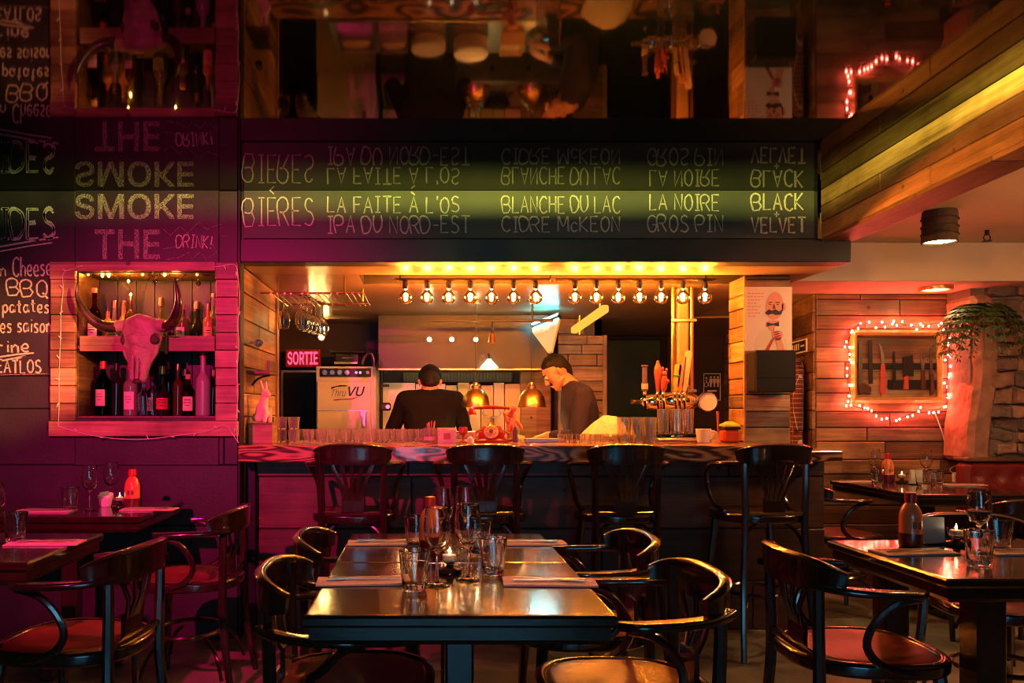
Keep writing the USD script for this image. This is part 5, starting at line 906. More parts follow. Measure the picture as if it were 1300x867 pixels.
t = thing('goblet', 'little red goblet left of the telephone', 'goblet', (bxp(588, 4.7), 4.70, BT)); part(t, 'goblet', lathe([(0, 0), (.028, 0), (.028, .004), (.007, .012), (.006, .032), (.010, .040), (.026, .056), (.028, .075), (.022, .090), (.0205, .09), (.026, .074), (.022, .056), (0, .044)], 20), 'red_enamel', 35); part(t, 'tealight', cyl(.018, .012, (0, 0, .058), 12), 'wax')
t = thing('salt_pot', 'tiny white pot between goblet and telephone', 'pot', (bxp(597, 4.62), 4.62, BT)); part(t, 'pot', lathe([(0, 0), (.014, 0), (.017, .006), (.017, .024), (.013, .030), (.006, .036), (0, .038)], 14), 'white_enamel', 35)
t = thing('spray_bottle', 'small purple bottle right beside the telephone', 'bottle', (bxp(654, 4.72), 4.72, BT)); part(t, 'body', lathe([(0, 0), (.015, 0), (.016, .004), (.016, .065), (.008, .08), (.007, .09), (0, .09)], 14), 'tap_purple', 35); part(t, 'cap', lathe([(0, .088), (.009, .088), (.009, .105), (0, .107)], 12), 'tap_cream', 35)
t = thing('carved_figure', 'small carved wooden figure standing behind the telephone', 'figurine', (bxp(650, 4.95), 4.95, BT)); fg = organic([hull(S(0, 0, .02, .03), S(0, 0, .10, .036), seg=12), hull(S(0, 0, .10, .034), S(0, -.01, .17, .022), seg=12), hull(S(0, -.01, .19, .026), S(.01, -.025, .2, .02), seg=12), hull(S(-.03, -.02, .12, .012), S(-.05, -.03, .17, .010), seg=10), hull(S(.03, -.02, .12, .012), S(.055, -.02, .08, .010), seg=10)], .008, 6); part(t, 'body', fg, 'tap_orange', True); part(t, 'plinth', box(.08, .07, .018, .004, (0, 0, -.0)), 'pine_x1', False)
t = thing('bar_tray', 'shallow tray of bottle openers and pens at the middle of the bar', 'tray', (bxp(690, 4.75), 4.75, BT)); part(t, 'tray', join(box(.22, .10, .008, .002), bb(-.11, .11, -.05, -.046, .008, .022, .001), bb(-.11, .11, .046, .05, .008, .022, .001)), 'steel_rough', False); part(t, 'opener', tube([(-.08, 0, .014), (.0, .01, .016), (.08, -.01, .014)], .006, 6), 'chrome'); part(t, 'pen', tube([(-.05, -.02, .014), (.07, -.03, .016)], .0045, 6), 'cap_black')
t = thing('bar_divider', 'thin upright brass edged glass panel beside the cook in navy', 'panel', (bxp(703, 4.9), 4.95, BT)); part(t, 'glass', bb(-.10, .04, -.003, .003, 0, .27, 0), 'thin_glass', False); part(t, 'edge', bb(.04, .048, -.006, .006, 0, .30, .001), 'brass', False)
# rows of espresso cups / shot glasses
for k in range(8):
    loc = (bxp(711, 4.7) + k * .052, 4.66 + .03 * (k % 2), BT)
    if 'shot' not in protos: t = thing('shot_glass', 'shot glass in the row before the cook in navy, first from the left', 'shot glass', loc, 0, 'shot glasses in a row on the bar'); part(t, 'glass', lathe([(0, 0), (.017, 0), (.018, .003), (.022, .05), (.0205, .05), (.017, .012), (0, .010)], 18), 'bar_glass', 35); protos['shot'] = t
    else: dup(protos['shot'], loc, 0, f'shot glass in the row before the cook in navy, {ORD[k]} from the left')
# white cloth heaped over something
V = bb(-.17, .17, -.13, .13, 0, .13, .03).subdivide_to_size(.018); V.merge_vertices(); v = np.array(V.vertices); k = v[:, 2] / .13; pe = np.array([.02, 0]); v[:, :2] = v[:, :2] * (1 - .72 * k ** 1.2)[:, None] + (pe * k[:, None]); v[:, 2] *= 1.15; v += (meshkit.fbm(v * np.array([14, 14, 9]), 4, 7)[:, None] - .5) * .05 * np.array([1, 1, .7]) * np.clip(v[:, 2:3] / .03, 0, 1)
single('draped_cloth', trimesh.Trimesh(v + [bxp(770, 5.05), 5.05, BT], V.faces, process=False), 'cloth_white', 'heaped white cloth on the bar behind the block of beer glasses', 'cloth', smooth=True)
# right end: cup, jars
t = thing('ceramic_cup', 'wide pale cup at the right end of the bar', 'cup', (bxp(893, 4.65), 4.65, BT)); part(t, 'cup', lathe([(0, 0), (.030, 0), (.034, .005), (.044, .078), (.042, .079), (.031, .010), (0, .008)], 24), 'white_enamel', 35); part(t, 'handle', tube([(.038, 0, .065), (.068, 0, .06), (.068, 0, .03), (.035, 0, .02)], .006, 8, 12), 'white_enamel')
t = thing('condiment_tub', 'plain steel tub with a spoon, behind the wide pale cup', 'tub', (bxp(912, 4.8), 4.80, BT)); part(t, 'tub', lathe([(0, 0), (.05, 0), (.054, .06), (.052, .06), (.048, .006), (0, .004)], 22), 'tap_cream', 35); part(t, 'spoon', tube([(.0, 0, .02), (-.004, 0, .18)], [.006, .009], 8), 'tap_red')
t = thing('pickle_jar', 'square red jar with black and yellow lid at the right end of the bar', 'jar', (bxp(927, 4.65) + .0, 4.66, BT), 0); part(t, 'jar', box(.095, .09, .075, .012), 'jar_red', 30); part(t, 'collar', box(.098, .093, .018, .005, (0, 0, .0755)), 'cap_black', False); part(t, 'lid', man(Manifold.hull_points(np.array([(sx * a, sy * b, z) for a, b, z in ((.046, .044, .094), (.044, .04, .104), (.012, .012, .122)) for sx in (-1, 1) for sy in (-1, 1)]))), 'jar_yellow', 30)
# crate with a white figure, left end
cr = thing('wooden_crate', 'small pine crate at the left end of the bar, carrying a white figurine', 'crate', (-.915, 4.58, BT)); 
part(cr, 'panel', bb(-.066, .066, -.075, -.063, 0, .105, .002), 'pine_x3', False); part(cr, 'panel', bb(-.066, .066, .063, .075, 0, .105, .002), 'pine_x1', False); part(cr, 'panel', bb(-.066, -.055, -.063, .063, 0, .105, .002), 'pine_y0', False); part(cr, 'panel', bb(.055, .066, -.063, .063, 0, .105, .002), 'pine_y3', False); part(cr, 'lid', bb(-.066, .066, -.075, .075, .1055, .115, .002), 'pine_x0', False)
hz = thing('white_figurine', 'white seated hare figurine on the small pine crate', 'figurine', (-.915, 4.58, BT + .116), 55)
part(hz, 'body', organic([hull(S(0, .02, .035, .035), S(0, .01, .09, .032), S(0, -.015, .05, .03), seg=14), hull(S(0, .0, .10, .028), S(0, -.015, .15, .018), seg=14), hull(S(0, -.02, .165, .024), S(0, -.045, .155, .014), seg=14), hull(S(-.012, -.012, .185, .008), S(-.02, 0, .235, .006), seg=8), hull(S(.012, -.012, .185, .008), S(.022, 0, .23, .006), seg=8), hull(S(-.02, -.03, .01, .013), S(-.018, -.035, .07, .012), seg=10), hull(S(.02, -.03, .01, .013), S(.018, -.035, .07, .012), seg=10), hull(S(-.03, .0, .02, .02), S(-.03, .03, .03, .024), seg=10), hull(S(.03, .0, .02, .02), S(.03, .03, .03, .024), seg=10)], .008, 7), 'statue_white', True)
t = thing('wall_shelf', 'dark red board shelf on the opening\'s side wall above the figurine', 'shelf', (-.92, 4.66, 1.42)); part(t, 'shelf_board', bb(-.079, .05, -.13, .13, 0, .018, .002), 'pine_y2', False); part(t, 'front_board', bb(.035, .05, -.13, .13, .0185, .075, .002), 'pine_y2', False); part(t, 'bracket', tube([(-.075, 0, -.06), (-.05, 0, -.03), (.03, 0, -.002)], .007, 6, 6), 'iron')
t = thing('clip_spot', 'small metal clip light on the side boards of the opening', 'lamp', (-.945, 4.62, 1.60)); part(t, 'head', rot(lathe([(0, .03), (.016, .028), (.022, -.02), (.019, -.02), (.012, .024), (0, .026)], 14), -80, (1, 0, 0)), 'chrome', 35); part(t, 'clip', box(.05, .02, .014, .003, (-.03, .01, -.005)), 'steel', False)

# ------------------------------------------------------------------ pillar: poster and black dispenser
po = thing('wall_poster', 'pale printed poster of a bald moustached man in a bow tie, on the pillar', 'poster', (2.003, 4.738, 1.75)); q = 4.738 / F
pw, phh = .137, .187
ps_ = part(po, 'sheet', bb(-pw, pw, -.003, 0, -phh, phh, .001), 'poster_paper', False)
def flat(poly, m, lay=1, name='print'): part(ps_, name, frame(extrude(poly, .0012), np.array([0, -.003 - .0012 * (lay - 1) - .00001, 0]), X, Z, -Y), m, False)
def ell(cx, cy, rx, ry, a=0, n=22): t = np.linspace(0, 2 * np.pi, n, endpoint=False); x, y = rx * np.cos(t), ry * np.sin(t); a = math.radians(a); return np.c_[cx + x * math.cos(a) - y * math.sin(a), cy + x * math.sin(a) + y * math.cos(a)]
flat([(-.08, -.186), (-.075, -.12), (-.045, -.075), (.015, -.055), (.07, -.075), (.10, -.12), (.11, -.186)], 'paper_cream', 1, 'shirt_print')
flat([(.0, -.06), (.0, -.01), (.06, -.01), (.062, -.06), (.03, -.085)], 'poster_skin', 2, 'neck_print')
flat(ell(.035, .075, .050, .082, -4), 'poster_skin', 2, 'face_print'); flat(ell(.088, .07, .012, .024), 'poster_skin', 2, 'ear_print')
flat([(-.022, .035), (0, .055), (.018, .047), (.036, .056), (.062, .042), (.085, .062), (.072, .025), (.04, .022), (.02, .03), (-.004, .022)], 'ink_black', 4, 'moustache_print')
for x, a in ((.008, 8), (.052, -6)): flat(ell(x, .095, .014, .0035, a), 'ink_brown', 3, 'eyebrow_print'); flat(ell(x, .083, .008, .003), 'ink_brown', 3, 'eye_print')
flat([(.026, .085), (.033, .085), (.040, .058), (.022, .058)], 'ink_brown', 3, 'nose_print'); flat(ell(.03, .135, .034, .012, 0), 'ink_red', 3, 'forehead_print') if 0 else None
flat([(-.012, -.045), (-.012, -.02), (.022, -.029), (.058, -.018), (.06, -.044), (.024, -.037)], 'ink_black', 4, 'bow_tie_print')
flat(ell(.05, -.095, .032, .030, 20), 'poster_skin', 3, 'hand_print'); flat([(.035, -.11), (.07, -.11), (.095, -.186), (.055, -.186)], 'poster_skin', 3, 'wrist_print'); flat([(.015, -.12), (.035, -.11), (.0, -.186), (-.022, -.186)], 'ink_red', 3, 'tie_print')
for k in range(4): flat(ell(.042 + .004 * k, -.078 - .012 * k, .020, .0045, 15), 'ink_red', 4, 'finger_print')
flat([(.03, -.07), (.068, -.07), (.064, -.045), (.034, -.045)], 'paper', 4, 'cup_print')
for k, w in enumerate([.085, .09, .075, .05, .07, .045, .07, .045]):
    x = -.122
    while x < -.122 + w: L = RNG.uniform(.010, .02); flat([(x, .145 - .019 * k), (min(x + L, -.03), .145 - .019 * k), (min(x + L, -.03), .151 - .019 * k), (x, .151 - .019 * k)], 'tap_orange', 1, 'lettering'); x += L + .006
db = thing('towel_dispenser', 'black wall dispenser mounted under the poster', 'dispenser', (1.995, 4.742, 1.315)); part(db, 'case', bb(-.118, .118, -.125, 0, .004, .245, .012), 'black_paint', 30); part(db, 'front_panel', bb(-.112, .112, -.129, -.1245, .085, .24, .004), 'black_paint', False); part(db, 'front_panel', bb(-.112, .112, -.129, -.1245, .01, .08, .004), 'black_paint', False)
# corridor: shirt, sign
so_ = np.array([2.70, 5.60, 0])
def cor(a, z, off): p = so_ + cu * a + cn * off; p[2] = z; return p
sh = thing('plaid_shirt', 'red and white plaid shirt hanging on the corridor wall beside the pillar', 'shirt', (0, 0, 0))
zs_ = np.linspace(.93, 1.56, 26); Vv, Fc = [], []
for i, z in enumerate(zs_):
    for j in range(28):
        a = j / 28 * 2 * np.pi; wdt = .115 * (1 - .5 * max(0, (z - 1.40) / .16)) + .015 * math.sin(z * 9); p = cor(.20 + wdt * math.cos(a) * 1.0, z, .092 + .045 * math.sin(a) + .014 * math.sin(5 * a + z * 6)); Vv.append(p)
for i in range(25):
    for j in range(28): a_, b_ = i * 28 + j, i * 28 + (j + 1) % 28; Fc += [(a_, b_, b_ + 28), (a_, b_ + 28, a_ + 28)]
Vv += [cor(.2, .95, .092), cor(.2, 1.57, .09)]
for j in range(28): Fc += [(len(Vv) - 2, (j + 1) % 28, j), (len(Vv) - 1, 25 * 28 + j, 25 * 28 + (j + 1) % 28)]
part(sh, 'body', mesh_of(Vv, Fc), 'plaid', True); part(sh, 'sleeve', tube([cor(.09, 1.50, .09), cor(.07, 1.3, .11), cor(.08, 1.08, .10)], [.035, .045, .038], 10, 12), 'plaid'); part(sh, 'collar', tube([cor(.13, 1.55, .08), cor(.2, 1.575, .11), cor(.27, 1.55, .08)], .022, 8, 8), 'plaid'); part(sh, 'hook', tube([cor(.2, 1.60, .0), cor(.2, 1.60, .05), cor(.2, 1.57, .055)], .006, 6, 8), 'iron')
sg = thing('corridor_sign', 'small white framed sign with black symbols on the corridor wall above the plaid shirt', 'sign', (0, 0, 0))
sgp = [sg]
def sgb(a0, a1, z0, z1, n0, n1, m, nm): return part(sgp[-1], nm, frame(bb(a0, a1, z0, z1, n0, n1, .0), so_, cu, Z, cn), m, False)
sgp.append(sgb(.13, .55, 1.63, 1.725, .021, .030, 'white_plastic', 'plate')); sgb(.145, .535, 1.64, 1.715, .030, .0315, 'ink_black', 'panel'); sgb(.16, .27, 1.645, 1.71, .0315, .033, 'ink_black', 'arrow_field')
for k in range(4): sgb(.30 + k * .05, .325 + k * .05, 1.655, 1.70, .0315, .033, 'white_plastic', 'letter')
sgb(.17, .26, 1.672, 1.684, .033, .034, 'white_plastic', 'arrow')
rs = thing('restroom_sign', 'black restroom sign with white figures on the dark passage wall', 'sign', tuple(W(906.5, 491, 8.6) + [0, .07, 0])); q = 8.6 / F
rp = part(rs, 'plate', bb(-11.5 * q, 11.5 * q, -.008, 0, -18 * q, 18 * q, .001), 'ink_black', False); part(rp, 'border', join(bb(-11 * q, 11 * q, -.011, -.008, 16.3 * q, 17.4 * q, 0), bb(-11 * q, 11 * q, -.011, -.008, -17.4 * q, -16.3 * q, 0), bb(-11 * q, -10 * q, -.011, -.008, -16.3 * q, 16.3 * q, 0), bb(10 * q, 11 * q, -.011, -.008, -16.3 * q, 16.3 * q, 0)), 'white_plastic', False)
for x in (-1.5, 3, 7.5):
    part(rp, 'figure', frame(join(extrude(ell(x * q, 12.5 * q, 1.3 * q, 1.3 * q, n=12), .003), extrude([((x - 2) * q, 10.6 * q), ((x + 2) * q, 10.6 * q), ((x + 1.8) * q, 5 * q), ((x + 1) * q, 5 * q), ((x + .8) * q, 0), ((x - .8) * q, 0), ((x - 1) * q, 5 * q), ((x - 1.8) * q, 5 * q)], .003)), np.array([0, -.008, 0]), X, Z, -Y), 'white_plastic', False)
part(rp, 'wheelchair_symbol', frame(join(ribbon([np.array([(-7.5 * q + 2.4 * q * math.cos(a), 2.5 * q + 2.4 * q * math.sin(a)) for a in np.linspace(1.9, 6.6, 12)])], .7 * q, random.Random(1), .003), ribbon([np.array([(-7.2, 10), (-7.2, 5.5), (-5, 5.2), (-4, 1.2)]) * q], 1.1 * q, random.Random(1), .003), extrude(ell(-7.2 * q, 11.6 * q, 1.1 * q, 1.1 * q, n=10), .003)), np.array([0, -.008, 0]), X, Z, -Y), 'white_plastic', False)
for k in range(2): part(rp, 'text_line', bb(-6 * q, (6 - 2 * k) * q, -.011, -.008, (-6 - 5 * k) * q, (-4 - 5 * k) * q, 0), 'white_plastic', False)

# ------------------------------------------------------------------ side room: knife frame, fairy lights, plant, can lamps
kf = thing('knife_frame', 'gilt wooden frame of old knives on the plank wall', 'framed knives', (0, 5.60, 0)); q = 5.55 / F
def kx(px): return (px - CX) * q
def kz(py): return HC - (py - CY) * q
sec = [(0, 0), (.040, 0), (.044, .02), (.036, .034), (.020, .038), (.010, .028), (0, .018)]
x0, x1, z0, z1 = kx(1083), kx(1201), kz(512), kz(418)
for a, b in (((x0, z0), (x1, z0)), ((x1, z0), (x1, z1)), ((x1, z1), (x0, z1)), ((x0, z1), (x0, z0))):
    a, b = np.array(a), np.array(b); u = (b - a) / np.linalg.norm(b - a); nn = np.array([-u[1], u[0]]); L = np.linalg.norm(b - a); P = np.array(sec)
    V = [(t_ if 0 else (a + u * (w if e == 0 else L - w) + nn * w)[0], -h, (a + u * (w if e == 0 else L - w) + nn * w)[1]) for e in (0, 1) for w, h in P]; n_ = len(P)
    part(kf, 'frame_side', mesh_of(V, [f for i in range(n_) for f in ((i, (i + 1) % n_, n_ + (i + 1) % n_), (i, n_ + (i + 1) % n_, n_ + i))] + [(0, i, i + 1) for i in range(1, n_ - 1)] + [(n_, n_ + i + 1, n_ + i) for i in range(1, n_ - 1)]), 'frame_gold', 25)
for k, (b0_, b1_) in enumerate([(418, 455), (455, 463), (463, 471), (471, 482), (482, 512)]): part(kf, 'back_board', bb(x0 + .02, x1 - .02, -.006 - .002 * (k % 2), -.001, kz(b1_) + .001, kz(b0_) - .001, .001), 'pine_x' + '20413'[k], False)
part(kf, 'magnet_strip', bb(x0 + .03, x1 - .03, -.018, -.0085, kz(468), kz(460.5), .002), 'iron', False); part(kf, 'magnet_strip', bb(x0 + .26, x1 - .03, -.018, -.0085, kz(494), kz(482), .002), 'iron', False)
def blade(nm, pts, m, dep=.005, off=.019): part(kf, nm, frame(extrude([(kx(x), kz(y)) for x, y in pts], dep), np.array([0, -off, 0]), X, Z, -Y), m, False)
blade('saw_blade', [(1093, 435), (1097, 433), (1098, 490), (1092, 490)], 'knife_steel'); blade('saw_handle', [(1091, 488), (1099, 486), (1108, 492), (1107, 501), (1100, 498), (1093, 501)], 'knife_handle', .014)
blade('cleaver_blade', [(1105, 432), (1110, 430), (1111, 487), (1106, 487)], 'iron')
blade('knife_blade', [(1118, 434), (1122, 440), (1125, 450), (1125.5, 462), (1122, 462), (1121, 448)], 'steel'); blade('knife_handle', [(1121.5, 462), (1125.5, 462), (1127, 482), (1126, 500), (1122, 502), (1120, 498)], 'handle_red', .012)
blade('sharpening_steel', [(1137, 446), (1139, 446), (1140, 470), (1141, 494), (1136, 494), (1136.5, 470)], 'iron')
blade('cleaver_blade', [(1149, 453), (1162, 450), (1163, 477), (1150, 478)], 'iron', .006); blade('cleaver_handle', [(1151, 478), (1155, 477), (1155.5, 494), (1150, 494)], 'handle_red', .014)
blade('carving_fork', [(1172, 443), (1173, 443), (1173.5, 455), (1175.5, 455), (1175.5, 443), (1176.5, 443), (1177, 458), (1176, 470), (1173, 470), (1172, 458)], 'steel'); blade('fork_handle', [(1172.5, 470), (1176.5, 470), (1177, 494), (1172, 494)], 'knife_handle', .014)
blade('knife_blade', [(1184, 440), (1187, 446), (1187, 474), (1183.5, 474)], 'knife_steel'); blade('knife_handle', [(1183, 474), (1187.5, 474), (1188, 500), (1184, 502)], 'knife_handle', .014)
# red fairy lights round the frame
fr = thing('red_fairy_lights', 'string of lit red fairy lights wound around the knife frame', 'fairy lights', (0, 5.57, 0)); R2 = random.Random(5)
path = [(1078, 512), (1079, 495), (1076, 480), (1080, 462), (1077, 445), (1080, 425), (1086, 414), (1105, 413), (1128, 411), (1152, 413), (1172, 415), (1185, 411), (1196, 414), (1202, 426), (1205, 445), (1203, 462), (1202, 478), (1200, 495), (1202, 510), (1193, 519), (1170, 520), (1150, 528), (1120, 530), (1100, 520), (1086, 516), (1078, 512)]
def wp(x, y): p = W(x, y, 5.56); p[1] -= 5.57; return p
part(fr, 'wire', tube([tuple(wp(x, y) + [0, R2.uniform(-.01, .004), 0]) for x, y in path], .003, 5, 130), 'wire_dark')
dn = spline([(x, y, 0) for x, y in path], 66)[:-1]
for i, (x, y, _) in enumerate(dn):
    c = tuple(wp(x + R2.uniform(-4.5, 4.5), y + R2.uniform(-4.5, 4.5)) + [0, R2.uniform(-.012, 0), 0]); part(fr, 'bulb', ball(.0062, c, (1, 1, 1.4), 1), 'fairy_red', True)
part(fr, 'cable', tube([tuple(W(x, y, 5.585) - [0, 5.57, 0]) for x, y in [(1186, 522), (1193, 540), (1199, 560), (1205, 575), (1218, 583), (1221, 588), (1212, 592), (1206, 596), (1212, 602)]], .0035, 6, 60), 'wire_white')
t = thing('wall_socket_box', 'small white socket box at the end of the fairy light cable', 'socket', tuple(W(1214, 606, 5.585))); part(t, 'plate', box(.05, .02, .07, .004, (0, .0, -.035)), 'white_plastic', False); part(t, 'plug', box(.03, .03, .03, .006, (0, -.025, -.01)), 'cap_black', False)
# fern in a pot on the pier
fn = thing('potted_fern', 'trailing fern in a clay pot on a bracket at the top of the pier', 'potted plant', tuple(W(1246, 402, 5.2)))
part(fn, 'pot', lathe([(0, -.06), (.07, -.06), (.095, .05), (.10, .055), (.10, .075), (.09, .075), (.085, .05), (0, .045)], 20), 'terracotta', 35); part(fn, 'bracket', box(.10, .12, .014, .003, (0, .02, -.075)), 'iron', False)
R3 = random.Random(9); nfr = 0
for k in range(64):
    a = R3.uniform(0, 6.28) if k % 3 else R3.uniform(2.6, 3.7); L = R3.uniform(.16, .34); p0 = np.array([.05 * math.cos(a), .05 * math.sin(a) * .7, .06]); d_ = np.array([math.cos(a), math.sin(a) * .6 - .25, 0])
    P = np.array([p0 + d_ * L * s + np.array([0, 0, .13 * s - .34 * s * s * (1 + L)]) for s in np.linspace(0, 1, 9)]); ms = [tube(P, [.003, .0012], 4)]
    for i in range(1, 9):
        w = .085 * (1 - i / 11); tt = P[i] - P[i - 1]; sd = np.cross(tt, [0, 0, 1.0]); sd /= np.linalg.norm(sd) + 1e-9; tt /= np.linalg.norm(tt)
        for sg_ in (-1, 1):
            q0 = P[i]; q1 = q0 + sg_ * sd * w + tt * w * .5 + [0, 0, -w * .25]; mid = (q0 + q1) / 2; h = tt * w * .30; ms.append(mesh_of([q0, mid + h, q1, mid - h, mid + [0, 0, .004]], [(0, 4, 1), (1, 4, 2), (2, 4, 3), (3, 4, 0), (0, 1, 2), (0, 2, 3)]))
    part(fn, 'frond', join(*ms), 'leaf', False)
# can lamps
cans = [W(1193, 268, 4.25), np.array([(1188 - CX) / F * 5.30, 5.30, 2.02])]
for i, p in enumerate(cans):
    zc_ = 2.26 if i == 0 else 2.02; t = thing('can_lamp', ['bark-wrapped ceiling can lamp on the cream ceiling near the beam', 'ceiling lamp peeping out under the cream bulkhead above the knife frame'][i], 'ceiling lamp', (p[0], p[1], zc_))
    h = .165 if i == 0 else .022; part(t, 'shade', lathe([(.0, -.001), (.080, -.001), (.084, -.03), (.080, -.06), (.086, -h), (.078, -h), (.074, -.03), (0, -.028)] if i == 0 else [(0, 0), (.10, 0), (.10, -h), (.09, -h), (.088, -.008), (0, -.008)], 24), 'bark' if i == 0 else 'brass', 35)
    part(t, 'diffuser', lathe([(0, -h + .012), (.070, -h + .012), (.071, -h + .006), (0, -h + .004)], 20), 'can_glow', 35)
    if i == 0:
        for z in (-.045, -.085, -.125): part(t, 'bark_band', tube([(.086 * math.cos(a), .086 * math.sin(a), z + .004 * math.sin(3 * a)) for a in np.linspace(0, 2 * np.pi, 18, endpoint=False)], .004, 6, closed=True), 'bark', 35)
    l = UsdLux.DiskLight.Define(stage, t + '/light'); l.CreateRadiusAttr(.06); l.CreateColorAttr(Gf.Vec3f(1, .60, .26)); l.CreateIntensityAttr([330, 50][i]); l.CreateNormalizeAttr(False); l.AddTranslateOp().Set((0, 0, -h - .003))
t = thing('sprinkler_head', 'small dark sprinkler head on the cream ceiling', 'sprinkler', ((1253 - CX) / F * 4.7, 4.7, 2.26)); part(t, 'pipe', cyl(.012, .03, (0, 0, -.03), 10), 'iron'); part(t, 'frame', tube([(-.012, 0, -.03), (-.02, 0, -.045), (0, 0, -.062), (.02, 0, -.045), (.012, 0, -.03)], .003, 6, 14), 'iron'); part(t, 'deflector', cyl(.026, .004, (0, 0, -.066), 14), 'iron')

# ------------------------------------------------------------------ the spots on the ceiling behind the tables, and the flush bowl lamp
for i, (pos, tgt, col, pw_, cone, soft) in enumerate(SPOTS):
    t = thing('ceiling_spot', ['ceiling spotlight with a magenta lens', 'ceiling spotlight with an amber lens turned to the niche', 'ceiling spotlight with a red-orange lens', 'ceiling spotlight with an amber lens turned to the beam', 'ceiling spotlight with a rose lens over the central tables'][i], 'spotlight', pos); d_ = np.array(tgt) - np.array(pos); d_ /= np.linalg.norm(d_)
    part(t, 'housing', sweep([-d_ * .16, -d_ * .06], ring(.055, 14)), 'black_paint'); part(t, 'yoke', tube([tuple(-d_ * .1), (0, 0, .05), (0, 0, CEIL - pos[2] - .001)], .008, 6), 'iron')
    shaped(t + '/light', (0, 0, 0), d_, col, pw_, .03, cone, soft)
BOWL = (.55, 1.75, 2.360)
t = thing('bowl_lamp', 'flush ceiling lamp whose opaque bowl lets light out along the ceiling only', 'ceiling lamp', BOWL); part(t, 'bowl', lathe([(0, -.075), (.06, -.07), (.12, -.045), (.15, -.0035), (.145, -.0035), (.115, -.04), (.055, -.062), (0, -.066)], 28), 'black_paint', 35); part(t, 'stem', cyl(.012, .09, (0, -.03, -.068), 10), 'brass')
l = UsdLux.SphereLight.Define(stage, t + '/light'); l.CreateRadiusAttr(.003); l.CreateColorAttr(Gf.Vec3f(*LIME)); l.CreateIntensityAttr(190); l.CreateNormalizeAttr(True); l.AddTranslateOp().Set((.0, .03, .0))

t = thing('globe_pendant', 'warm glass globe pendant over the near side room tables', 'pendant lamp', (3.5, 3.1, 1.93)); part(t, 'globe', ball(.10, sub=3), 'can_glow', True); part(t, 'cap', cyl(.035, .05, (0, 0, .095), 14), 'brass'); part(t, 'cord', cyl(.004, .189, (0, 0, .14), 6), 'wire_dark')
l = UsdLux.SphereLight.Define(stage, t + '/light'); l.CreateRadiusAttr(.104); l.CreateColorAttr(Gf.Vec3f(1, .42, .13)); l.CreateIntensityAttr(15); l.CreateNormalizeAttr(True)

# ------------------------------------------------------------------ the two cooks
def hand(c, d, up, side, s=1.0, curl=.5):
    """palm and five fingers from the wrist c along d; side points to the thumb"""
    c, d, up, side = (np.array(q, float) for q in (c, d, up, side)); H = lambda p, r: (*p, r); out = []
    k1, k2 = c + d * .085 * s + side * .030 * s, c + d * .082 * s - side * .032 * s
    out.append(hull(H(c, .024 * s), H(c + d * .04 * s + side * .022 * s, .018 * s), H(c + d * .04 * s - side * .022 * s, .017 * s), H(k1, .0125 * s), H(k2, .0115 * s), seg=10))
    for j, (o, L) in enumerate(((.030, .070), (.010, .080), (-.011, .074), (-.031, .058))):
        p = c + d * .082 * s + side * o * s; dd = d.copy()
        for seg in range(3):
            ang = curl * (.35 + .35 * seg); dd = dd * math.cos(ang) - up * math.sin(ang); dd /= np.linalg.norm(dd); q = p + dd * L * s * (.45, .32, .23)[seg]; out.append(hull(H(p, .0095 * s - .0008 * seg), H(q, .009 * s - .0012 * seg), seg=8)); p = q
    p = c + d * .02 * s + side * .026 * s; q = p + (side * .75 + d * .5 - up * .3) * .045 * s; r = q + (side * .2 + d * .9 - up * .45) * .035 * s; out += [hull(H(p, .013 * s), H(q, .0105 * s), seg=8), hull(H(q, .010 * s), H(r, .008 * s), seg=8)]
    return out
def limb(*js): return [hull(js[i], js[i + 1], seg=14) for i in range(len(js) - 1)]
def head(c, fwd, up_, s=1.0):
    """head with brow, nose, mouth, chin and ears; c is its centre"""
    c, f, u = np.array(c, float), np.array(fwd, float), np.array(up_, float); f /= np.linalg.norm(f); u = u - f * (u @ f); u /= np.linalg.norm(u); r = np.cross(f, u)
    P = lambda a, b, e, q: (*(c + (r * a + f * b + u * e) * s), q * s)
    o = [hull(P(0, -.018, .035, .080), P(0, .020, .028, .072), P(0, -.03, .0, .068), seg=18), hull(P(0, .03, .02, .066), P(.028, .035, -.045, .036), P(-.028, .035, -.045, .036), seg=16), hull(P(.022, .045, -.06, .030), P(-.022, .045, -.06, .030), P(0, .068, -.092, .020), P(.045, -.0, -.05, .024), P(-.045, 0, -.05, .024), seg=14),
         hull(P(0, .090, .012, .008), P(0, .112, -.026, .011), P(.013, .096, -.032, .008), P(-.013, .096, -.032, .008), seg=8), hull(P(.026, .084, .026, .009), P(-.026, .084, .026, .009), seg=8), hull(P(.016, .088, -.062, .007), P(-.016, .088, -.062, .007), seg=8), hull(P(.014, .086, -.072, .0075), P(-.014, .086, -.072, .0075), seg=8)]
    for sx in (-1, 1): o.append(hull(P(sx * .078, -.008, .018, .012), P(sx * .084, -.016, .0, .013), P(sx * .078, -.004, -.026, .009), seg=8))
    return o, P
